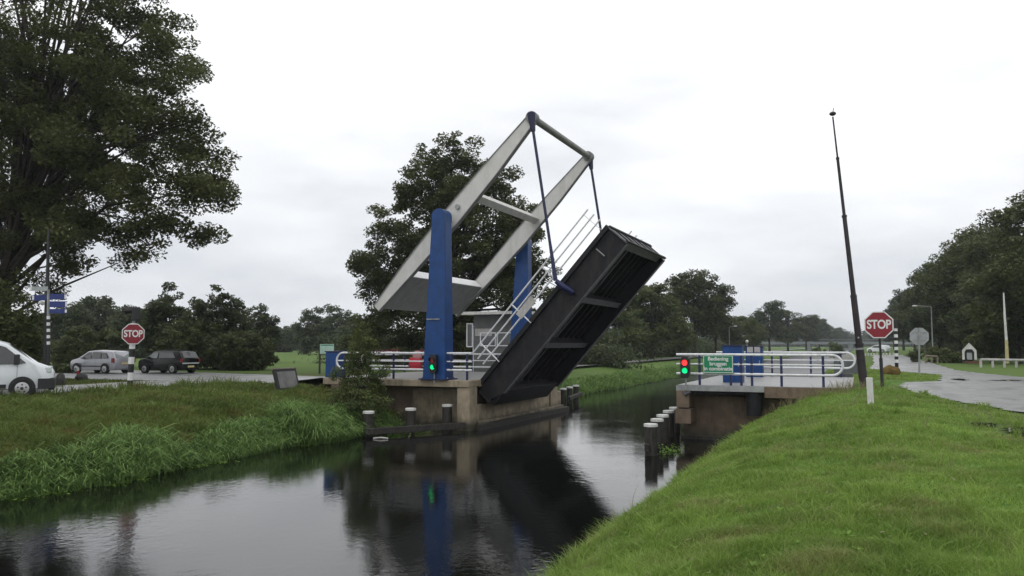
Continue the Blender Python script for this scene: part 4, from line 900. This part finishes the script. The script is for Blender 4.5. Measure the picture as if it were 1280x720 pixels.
for px, top, D, w, lab, mm in [(205, 356, 66, 62, 'spiky topped dark tree behind the black car, left one of the close pair', 'dark'), (268, 354, 62, 84, 'spiky topped dark tree right of the black car, tallest of its thicket', 'dark'), (320, 381, 82, 60, 'round dark tree at the right end of the thicket behind the black car', 'dark'), (238, 395, 60, 90, 'dense bush filling the thicket just behind the black car', 'mid'), (300, 415, 58, 84, 'low dark bush at the field edge right of the black car', 'mid')]:
    bush('tree' if top < 390 else 'bush', px, top, D, w, lab, mm, 16000, .15, cat='tree' if top < 390 else 'bush', ncl=230, cs=.5)
for px, top, D, w, lab in [(165, 380, 108, 60, 'hazy tree just left of the dark thicket above the stop sign'), (120, 369, 120, 76, 'broad hazy tree above the silver car'), (82, 377, 112, 50, 'hazy tree right of the blue direction signs'), (345, 408, 190, 55, 'low distant tree at the left edge of the gap in the skyline'), (408, 379, 150, 84, 'broad round oak beyond the field left of the bridge'), (368, 406, 240, 60, 'small distant trees in the gap over the field'), (455, 398, 130, 70, 'dark tree between the field oak and the tall tree'), (30, 390, 120, 80, 'hazy tree left of the tall dark post')]:
    bush('tree', px, top, D, w, lab, 'dark', 21000, .27, cat='tree', ncl=200, cs=1.1)
# central tall tree behind the bridge
cb = P(565, 470, D=58); cb.z = 1.4
ctr = [lob(572, 205, 58, 2.4, rz=2.4), lob(548, 232, 58, 3.2), lob(612, 232, 57, 2.2), lob(520, 280, 58, 3.4), lob(600, 290, 59, 4), lob(492, 322, 58, 2.8), lob(560, 340, 59, 5), lob(640, 320, 58, 2.8), lob(475, 368, 58, 1.9), lob(520, 400, 59, 4), lob(600, 395, 60, 4.4), lob(668, 370, 59, 2.8), lob(556, 188, 58, 1.3), lob(476, 420, 60, 2.4), lob(655, 425, 60, 2.8), lob(628, 200, 57, 1.2), lob(458, 330, 58, .9), lob(500, 245, 58, 1.1), lob(560, 440, 62, 4), lob(650, 280, 58, 1.8)]
make_tree('tall_tree', cb, 19, ctr, 1000, 170000, .75, .135, 'oak', 'tall dark tree directly behind the drawbridge', trunk_r=.45, limbs=80)
# prototypes for the rows of trees
def proto(seed, h, w, m, nl, ls, narrow=1.0):
    global rng; rng = np.random.default_rng(seed); random.seed(seed)
    lobes = [((0, 0, h*.58), (w*.72, w*.72, h*.38))]
    for i in range(8):
        a = i*2.4+seed; z = h*(.32+.55*((i*.37+seed*.13) % 1)); rr = w*(.55 if z < h*.7 else .36)
        lobes.append(((math.cos(a)*rr, math.sin(a)*rr, z), (w*.38, w*.38, h*.15)))
    return make_tree('tree', (0, 0, 0), h, lobes, 200, nl, w*.19, ls, m, 'tree', 'tree', trunk_r=h*.018, limbs=40)
protos = [proto(1, 15, 5.5, 'dark', 17000, .24), proto(2, 14, 5, 'mid', 17000, .24), proto(3, 16, 6, 'oak', 18000, .26), proto(4, 12, 5, 'willow', 16000, .22), proto(5, 19, 6.5, 'mid', 26000, .22)]
used = [False]*5
def place(i, x, y, s, label, group=None, rz=None, z=1.45, sz=None):
    if not used[i]: o = protos[i]; used[i] = True
    else: o = copy_tree(protos[i])
    o.location = (x, y, z); o.rotation_euler = (0, 0, random.uniform(0, 6.28) if rz is None else rz); o.scale = (s, s, sz or s)
    tag(o, label, 'tree', group)
    return o
random.seed(5)
def px_place(i, px, top, D, label, wf=1.0, group=None, z=1.5):
    b = P(px, 440, D=D); H = P(px, top, D=D).z-z; ph = (15, 14, 16, 12, 19)[i]*1.0
    s = H/ph; return place(i, b.x, b.y, s*wf, label, group, sz=s)
# left bank beyond the canal
for i, px, top, D, wf, lab in [
    (3, 770, 372, 96, 1.35, 'light green bushy tree just right of the raised leaf, at its foot'), (3, 815, 350, 104, 1.25, 'light green rounded tree between the leaf tip and the tall dark pair'), (0, 700, 395, 98, 1.2, 'dark tree partly hidden behind the raised leaf'), (3, 735, 385, 100, 1.1, 'greenish tree behind the underside of the raised leaf'),
    (2, 868, 333, 124, 1.10, 'highest tree on the left bank beyond the canal, right of the light green one'), (0, 895, 356, 130, 1.1, 'dark tree on the right flank of the highest left bank tree'), (3, 922, 392, 150, 1.3, 'low pale green tree in the dip of the left bank treeline'), (3, 940, 396, 160, 1.2, 'yellowish green low tree in front of the second treeline hump'),
    (0, 962, 376, 205, 1.2, 'dark tree topping the second hump of the left bank treeline'), (1, 985, 383, 240, 1.3, 'rounded tree right of the second hump top'), (2, 1008, 391, 290, 1.35, 'tree where the left bank treeline starts to slope down'), (0, 1024, 398, 350, 1.3, 'hazy tree near the end of the left bank treeline'), (1, 1038, 405, 430, 1.4, 'pale hazy tree near the vanishing end of the left bank row'), (0, 1050, 409, 520, 1.4, 'last pale hazy tree on the left of the far canal'),
    (3, 850, 400, 118, 1.2, 'low green tree at the foot of the highest left bank tree'), (1, 790, 385, 112, 1.2, 'mid green tree behind the light green ones by the leaf'), (0, 835, 372, 128, 1.2, 'dark tree between the light green tree and the highest one')]:
    px_place(i, px, top, D, lab, wf)
# right wood
for i, px, top, D, wf, lab in [
    (4, 1310, 212, 62, 1.1, 'nearest tree of the right wood, cut by the right edge of the view'), (4, 1262, 262, 78, 1.05, 'tall tree of the right wood above the pale crooked pole'), (4, 1222, 262, 92, 1.0, 'loose topped tall tree above the white shelter'), (4, 1200, 292, 104, 1.0, 'tall tree of the right wood above the street lamp'), (2, 1178, 318, 122, 1.1, 'tree on the sloping skyline of the right wood, above the sign back'), (0, 1160, 338, 145, 1.1, 'dark tree on the upper slope of the right wood skyline'), (1, 1144, 356, 170, 1.15, 'tree midway down the sloping right skyline'), (0, 1130, 372, 210, 1.2, 'dark tree low on the sloping right skyline, above the striped post'), (2, 1118, 388, 260, 1.3, 'hazy tree behind the top of the slim striped post'), (1, 1106, 402, 340, 1.3, 'pale hazy tree behind the right stop sign'), (0, 1096, 412, 430, 1.3, 'farthest pale tree of the right wood'),
    (0, 1240, 330, 74, 1.3, 'dark lower tree filling the wood above the white shelter, nearer one'), (1, 1275, 345, 66, 1.2, 'mid green lower tree right of the pale crooked pole'), (0, 1205, 350, 96, 1.4, 'dark lower tree filling the wood behind the hedge'), (0, 1175, 365, 110, 1.4, 'dark lower tree behind the street lamp pole'), (3, 1238, 378, 68, 1.1, 'low branched green tree just right of the white shelter')]:
    px_place(i, px, top, D, lab, wf, z=1.75)
# distant low wood along the horizon (mass)
def belt(name, pts, h, nl, ls, m, label):
    sg = 1.3 if name == 'undergrowth' else 4
    n = nl; seg = rng.integers(0, len(pts)-1, n); u = rng.uniform(0, 1, n); A = np.array(pts)
    c = A[seg]*(1-u)[:, None]+A[seg+1]*u[:, None]; s = seg+u
    hh = h*(.7+.2*np.sin(s*6.1)+.12*np.sin(s*17)+.08*np.sin(s*41))
    z = 1.2+hh*rng.uniform(0, 1, n)**1.25
    V = leafquads(np.stack([c[:, 0]+rng.normal(0, sg, n), c[:, 1]+rng.normal(0, sg, n), z], -1), ls); o = npmesh(name, V, 4, m, tint=rng.uniform(0, 1, n)); tag(o, label, 'wood', kind='stuff'); return o
belt('distant_wood', [(-700, 150), (-520, 300), (-380, 420), (-200, 500), (-60, 640), (-20, 700)], 13, 130000, .95, 'dark', 'far low wood along the horizon left of the canal')
belt('distant_wood', [(-22, 640), (0, 660), (40, 560), (120, 420), (300, 380), (500, 300)], 13, 60000, .95, 'dark', 'far low wood along the horizon right of the canal')
belt('undergrowth', [(-27, 84), (-29, 100), (-28, 130), (-28, 180), (-28, 240)], 4.2, 60000, .20, 'dark', 'dark undergrowth beneath the left bank treeline')
belt('undergrowth', [(24, 66), (17, 84), (15, 100), (14, 130), (13, 180)], 4.8, 60000, .20, 'dark', 'dark undergrowth beneath the right wood')
belt('undergrowth', [(-48, 66), (-38, 66), (-28, 68), (-20.5, 72)], 3.4, 26000, .17, 'dark', 'dark undergrowth at the foot of the tall tree behind the bridge')
# hedge on the right
for px, top, D, w, lab in [(1168, 434, 70, 62, 'low hedge left of the white shelter behind the low fence'), (1196, 441, 68, 34, 'yellowish low bush next to the white shelter')]:
    b = P(px, 455, D=D); b.z = 1.75; h = P(px, top, D=D).z-b.z; ww = w/1000*D/2
    make_tree('bush', b, h, [((b.x, b.y, b.z+h*.45), (ww, .6, h*.5))], 40, 5000, .35, .11, 'willow', lab, 'bush', trunk_r=.04, limbs=12, limb_base=.1)
p = P(1037, 440, D=150); make_tree('bush', (p.x, p.y, 1.3), 2.4, [((p.x, p.y, 2.3), (3, 2, 1.2))], 30, 2500, .7, .22, 'willow', 'small pale bush at the water side behind the far railing', 'bush', trunk_r=.06, limbs=8)
# shrub at left abutment
sb = P(447, 520, Y=26.9)
sh = [lob(452, 432, 31.6, .62, rz=.9), lob(437, 450, 31.5, .42), lob(470, 460, 31.4, .5), lob(452, 480, 31.3, .75), lob(432, 500, 31.2, .7), lob(470, 500, 31.2, .55), lob(448, 403, 31.6, .35), lob(440, 522, 30.0, .6), lob(425, 468, 31.4, .35), lob(462, 520, 30.2, .5), lob(450, 500, 29.9, .5)]
make_tree('shrub', (sb.x, sb.y, .3), 3.9, sh, 330, 17000, .22, .052, 'shrub', 'straggly yellow green shrub growing in front of the left abutment and railing', 'shrub', trunk_r=.035, limbs=110, limb_base=.05)
# ---- grass
def blades(name, x, y, h, wd, m, label, lean=.35, cat='grass', z=None, tint=None, az=None, curl=1.0):
    n = len(x); z = hgt(x, y)-.01 if z is None else z
    a = rng.uniform(0, 2*np.pi, n) if az is None else az
    L_ = np.stack([np.cos(a), np.sin(a), np.zeros(n)], -1); f = rng.uniform(0, 2*np.pi, n); W = np.stack([np.cos(f), np.sin(f), np.zeros(n)], -1)*wd[:, None]
    b = np.stack([x, y, z], -1); le = (lean*rng.uniform(.3, 1.6, n)*h)[:, None]; up = np.array([0, 0, 1.])
    m1 = b+up*(h*.55)[:, None]+L_*le*.35; tp = b+up*(h*(1-.25*curl*lean))[:, None]+L_*le
    V1 = np.stack([b-W*.5, b+W*.5, m1+W*.42, m1-W*.42], 1); V2 = np.stack([m1-W*.42, m1+W*.42, tp+W*.08, tp-W*.08], 1)
    t = rng.uniform(0, 1, n) if tint is None else tint
    if cat == 'reeds':
        dr_ = rng.uniform(.1, 1, n)[:, None]; en = tp+L_*le*.9*dr_-up*(h*.38)[:, None]*dr_
        V2 = np.stack([m1-W*.42, m1+W*.42, tp+W*.36, tp-W*.36], 1); V3 = np.stack([tp-W*.36, tp+W*.36, en+W*.05, en-W*.05], 1)
        o = npmesh(name, np.concatenate([V1, V2, V3]), 4, m, tint=np.concatenate([t*.8, t, np.minimum(1, t*1.2)])); tag(o, label, cat, kind='stuff'); return o
    o = npmesh(name, np.concatenate([V1, V2]), 4, m, tint=np.concatenate([t*.85, np.minimum(1, t*1.1)])); tag(o, label, cat, kind='stuff'); return o
def polar(n, d0, d1, a0, a1, pw=0.0):
    d = d0*(d1/d0)**rng.uniform(0, 1, n); a = rng.uniform(np.radians(a0), np.radians(a1), n)
    xr = np.tan(a)*d; return xr*CS-d*SN, xr*SN+d*CS, d
def fbm(x, y, s, ph=0): return .5+.25*np.sin(x*s+1.3*np.sin(y*s*.7+ph))+.25*np.sin(y*s*1.3+ph+1.1*np.sin(x*s*.9))
def onroadR(x, y):
    ex = np.interp(y, [-20, 14, 20.5, 24.5, 27.3, 29, 33, 36.5, 38.2, 46, 51, 55.5, 70, 130], [2.9, 2.9, 3.6, 2.45, 1.85, 1.5, 1.3, 1.6, 3.0, 3.7, 2, .4, .9, 1.6])
    return x > ex-.02
x, y, d = polar(430000, 3.6, 34, -12, 40)
dr = x-(XR+.10*np.sin(y*.9+.5)+.06*np.sin(y*2.3))
k = (dr > .08) & ~onroadR(x, y) & ~((y > YB0) & (y < YB1)) & ~(np.hypot((x-2.95)/.7, (y-16.9)/1.25) < 1) & ~(np.hypot((x-2.15)/.34, (y-18.1)/.45) < 1) & ~((x > 2.2) & (y > 15) & (y < 26) & (rng.uniform(0, 1, len(x)) < .5))
x, y, d, dr = x[k], y[k], d[k], dr[k]
cl = fbm(x, y, 3.1)*fbm(x, y, 7.3, 2)*2
h = (.045+.06*cl)*rng.uniform(.6, 1.4, len(x)); h *= 1+.9*np.exp(-dr/.6); h = np.minimum(h, .30); wd = np.maximum(.0035, d*.00085)*rng.uniform(.7, 1.3, len(x))
blades('grass', x, y, h, wd, 'grassR', 'short bright green grass covering the right bank', lean=.75, tint=np.clip(.5+.8*(fbm(x, y, 1.3, 4)-.5)+rng.normal(0, .28, len(x)), 0, 1))
# taller tufts on right
nt = 420; x, y, d = polar(nt, 4.0, 27, -10, 38); k = (x > XR+.3) & ~onroadR(x, y) & (y < 27.8); x, y, d = x[k], y[k], d[k]
per = 34; X = np.repeat(x, per)+rng.normal(0, .05, len(x)*per); Y = np.repeat(y, per)+rng.normal(0, .05, len(x)*per); Dd = np.repeat(d, per)
blades('grass_tufts', X, Y, rng.uniform(.12, .27, len(X)), np.maximum(.004, Dd*.0008), 'grassR', 'taller grass tufts scattered over the right bank', lean=.8, tint=np.repeat(rng.uniform(.2, 1, len(x)), per))
nr = 130; x, y, d = polar(nr, 3.9, 16, -14, 38); k = (x > XR+.6) & ~onroadR(x, y); x, y = x[k], y[k]; per = 11
n = len(x)*per; X = np.repeat(x, per); Y = np.repeat(y, per); a = rng.uniform(0, 6.28, n); Lr = np.repeat(rng.uniform(.035, .075, len(x)), per)*rng.uniform(.7, 1.2, n)
zb = hgt(X, Y)+.03; dx = np.cos(a); dy = np.sin(a); px_ = -dy; py_ = dx; up = rng.uniform(.2, .8, n)
V = np.stack([np.stack([X, Y, zb], -1), np.stack([X+dx*Lr*.6+px_*Lr*.2, Y+dy*Lr*.6+py_*Lr*.2, zb+Lr*up*.6], -1), np.stack([X+dx*Lr, Y+dy*Lr, zb+Lr*up*.7], -1), np.stack([X+dx*Lr*.6-px_*Lr*.2, Y+dy*Lr*.6-py_*Lr*.2, zb+Lr*up*.6], -1)], 1)
o = npmesh('weeds', V, 4, 'weed', tint=rng.uniform(0, .7, n)); tag(o, 'small broad leaved weeds among the grass of the right bank', 'weeds', kind='stuff')
nf = 700; x, y, d = polar(nf, 3.9, 20, -14, 38); k = (x > XR+.5) & ~onroadR(x, y); c = np.stack([x[k], y[k], hgt(x[k], y[k])+.09], -1)
o = npmesh('fallen_leaves', leafquads(c, .022, flat=3), 4, 'dry', tint=rng.uniform(0, 1, len(c))); tag(o, 'pale brown fallen leaves scattered in the grass', 'fallen leaves', kind='stuff')
xx = XR+.3+rng.uniform(0, 5, 900)**1.0; yy = 5+rng.uniform(0, 1, 900)*22; kk = (fbm(xx, yy, .9, 6) > .62) & ~onroadR(xx, yy)
blades('seed_stalks', xx[kk], yy[kk], rng.uniform(.18, .36, kk.sum()), np.maximum(.004, yy[kk]*.0006), 'dry', 'thin dry seed stalks scattered over the right bank', lean=.35)
# waterside fringe and dry stalks right
n = 5200; yy = 4+24*rng.uniform(0, 1, n)**1.3; xx = XR+.10*np.sin(yy*.9+.5)+.06*np.sin(yy*2.3)+rng.uniform(0, .35, n)
blades('waterside_grass', xx, yy, rng.uniform(.08, .28, n), np.maximum(.005, yy*.0008), 'grassR', 'long grass hanging at the water edge of the right bank', lean=.9, az=rng.normal(math.pi, .9, n))
for cx, cy, nn, lab in ((-1.9, 27.2, 160, 'dry seed stalks where the right bank meets the landing'), (-4.0, 11.4, 60, 'thin dry stalks leaning over the water at the near right bank'), (-.6, 26.4, 260, 'brownish dry grass at the foot of the leaning mast')):
    xx = cx+rng.normal(0, .55, nn); yy = cy+rng.normal(0, .45, nn)
    blades('dry_stalks', xx, yy, rng.uniform(.2, .5, nn), np.full(nn, .012), 'dry', lab, lean=.5)
# left bank grass
x, y, d = polar(330000, 14, 46, -40, -2); k = (x < XL-.6) & (x > -27.4) & (y < 29.8) & ~((y > 27.9) & (x > -21.3)); x, y, d = x[k], y[k], d[k]
hh = .10+.16*fbm(x, y, 2.1)*fbm(x, y, 5.0, 1)*2
blades('grass', x, y, hh*rng.uniform(.5, 1.5, len(x)), d*.0009, 'grassL', 'olive brown rough grass covering the left bank', lean=.7, tint=np.clip(.45+.9*(fbm(x, y, .8, 2)-.5)+rng.normal(0, .25, len(x)), 0, 1))
x, y, d = polar(60000, 26, 50, -34, -6); k = ((x < -33.8) & (y < 29.6)) | ((x > -27.4) & (x < -21) & (y > 37.3)); k &= (x > -50); x, y, d = x[k], y[k], d[k]
blades('grass', x, y, .12*rng.uniform(.5, 1.5, len(x)), d*.001, 'grassL', 'rough grass of the small islands beyond the left road', lean=.6)
x, y, d = polar(60000, 36, 62, 18, 32); k = (x > -3) & ~onroadR(x, y) & (y > YB1+.3); x, y, d = x[k], y[k], d[k]
blades('grass', x, y, .10*rng.uniform(.5, 1.5, len(x)), d*.001, 'grassR', 'green grass on the island beyond the right landing', lean=.6)
# weeds at the top of left bank
n = 2600; xx = rng.uniform(-28, -25.2, n); yy = 14+rng.uniform(0, 1, n)*15.4; kk = fbm(xx, yy, 1.5, 5) > .5; xx, yy = xx[kk], yy[kk]
blades('roadside_weeds', xx-.0, yy, rng.uniform(.2, .55, len(xx)), np.full(len(xx), .03), 'grassL', 'taller weeds along the road edge on the left bank', lean=.4)
# reeds left bank
def reeds(n, y0, y1, x_off, hgt_lo, hgt_hi, wd, label, m='reed'):
    yy = rng.uniform(y0, y1, n); wob = .22*np.sin(yy*.55)+.13*np.sin(yy*1.37+1); cl = fbm(yy*1.7, yy*.6, 1.2); off = rng.uniform(-.15, 1, n)*x_off*(.6+.7*cl)
    xx = XL+wob-off; z = np.maximum(hgt(xx, yy), -.05)-.02; hv = rng.uniform(hgt_lo, hgt_hi, n)*(.45+.8*cl)*(.75+.5*fbm(yy*2.3, yy*.9, 2.7, 1))
    return blades('reeds', xx, yy, hv, np.full(n, wd), m, label, lean=.62, cat='reeds', z=z, az=rng.uniform(-3.1, 3.1, n), tint=np.clip(.35*cl+rng.normal(.25, .35, n), 0, 1), curl=1.3)
reeds(11000, 6, 22, 1.15, .26, .66, .034, 'arching reeds along the near part of the left bank')
reeds(7500, 22, 27.3, 1.4, .36, .80, .032, 'tall reeds at the left bank close to the bridge')
yy = 38.5+rng.uniform(0, 1, 26000)**1.5*110; xx = XL+.22*np.sin(yy*.55)-rng.uniform(-.1, 1.5, 26000)
blades('reeds', xx, yy, rng.uniform(.15, .55, 26000)*(.4+.9*fbm(xx, yy, .6)), np.full(26000, .05), 'reed', 'green waterside plants on the left bank beyond the bridge', lean=.6, cat='reeds', z=np.maximum(hgt(xx, yy), 0)-.02)
# floating weed patches at the reed edge
n = 1400; yy = 8+19*rng.uniform(0, 1, n); xx = XL+.22*np.sin(yy*.55)+.13*np.sin(yy*1.37+1)+np.abs(rng.normal(0, .22, n)); kk = fbm(xx, yy, 1.9, 3) > .52; c = np.stack([xx, yy, np.full(n, .012)], -1)[kk]
V = leafquads(c, .05, flat=8); o = npmesh('water_weed', V, 4, 'weed', tint=rng.uniform(0, 1, len(c))); tag(o, 'bright green floating weed along the left bank reeds', 'water weed', kind='stuff')
for i in range(2):
    cx, cy = [(-16.2, 27.0), (-5.6, 25.3)][i]; n = [700, 160][i]; c = np.stack([cx+rng.normal(0, .45 if i == 0 else .25, n), cy+rng.normal(0, .5, n), .01+np.abs(rng.normal(0, .08, n))], -1)
    o = npmesh('water_weed', leafquads(c, .05, flat=2), 4, 'weed', tint=rng.uniform(0, 1, n)); tag(o, ['bright green waterweed clump below the leafy shrub at the left abutment', 'small green weed patch at the mooring posts off the right landing'][i], 'water weed', kind='stuff')
# ------------------------------------------------------------------ haze
hz = MB().box(-2600, 2600, -100, 3600, -2.5, 45).build('haze', 'black'); hm = bpy.data.materials.new('haze'); hm.use_nodes = True; nn = hm.node_tree
nn.nodes.remove(nn.nodes['Principled BSDF']); pv = nn.nodes.new('ShaderNodeVolumePrincipled'); pv.inputs['Color'].default_value = (.86, .92, .97, 1); pv.inputs['Density'].default_value = .0003; pv.inputs['Anisotropy'].default_value = .2
nn.links.new(pv.outputs[0], nn.nodes['Material Output'].inputs['Volume']); hz.data.materials.clear(); hz.data.materials.append(hm); tag(hz, 'pale rainy haze in the air over the canal', 'haze', kind='stuff')
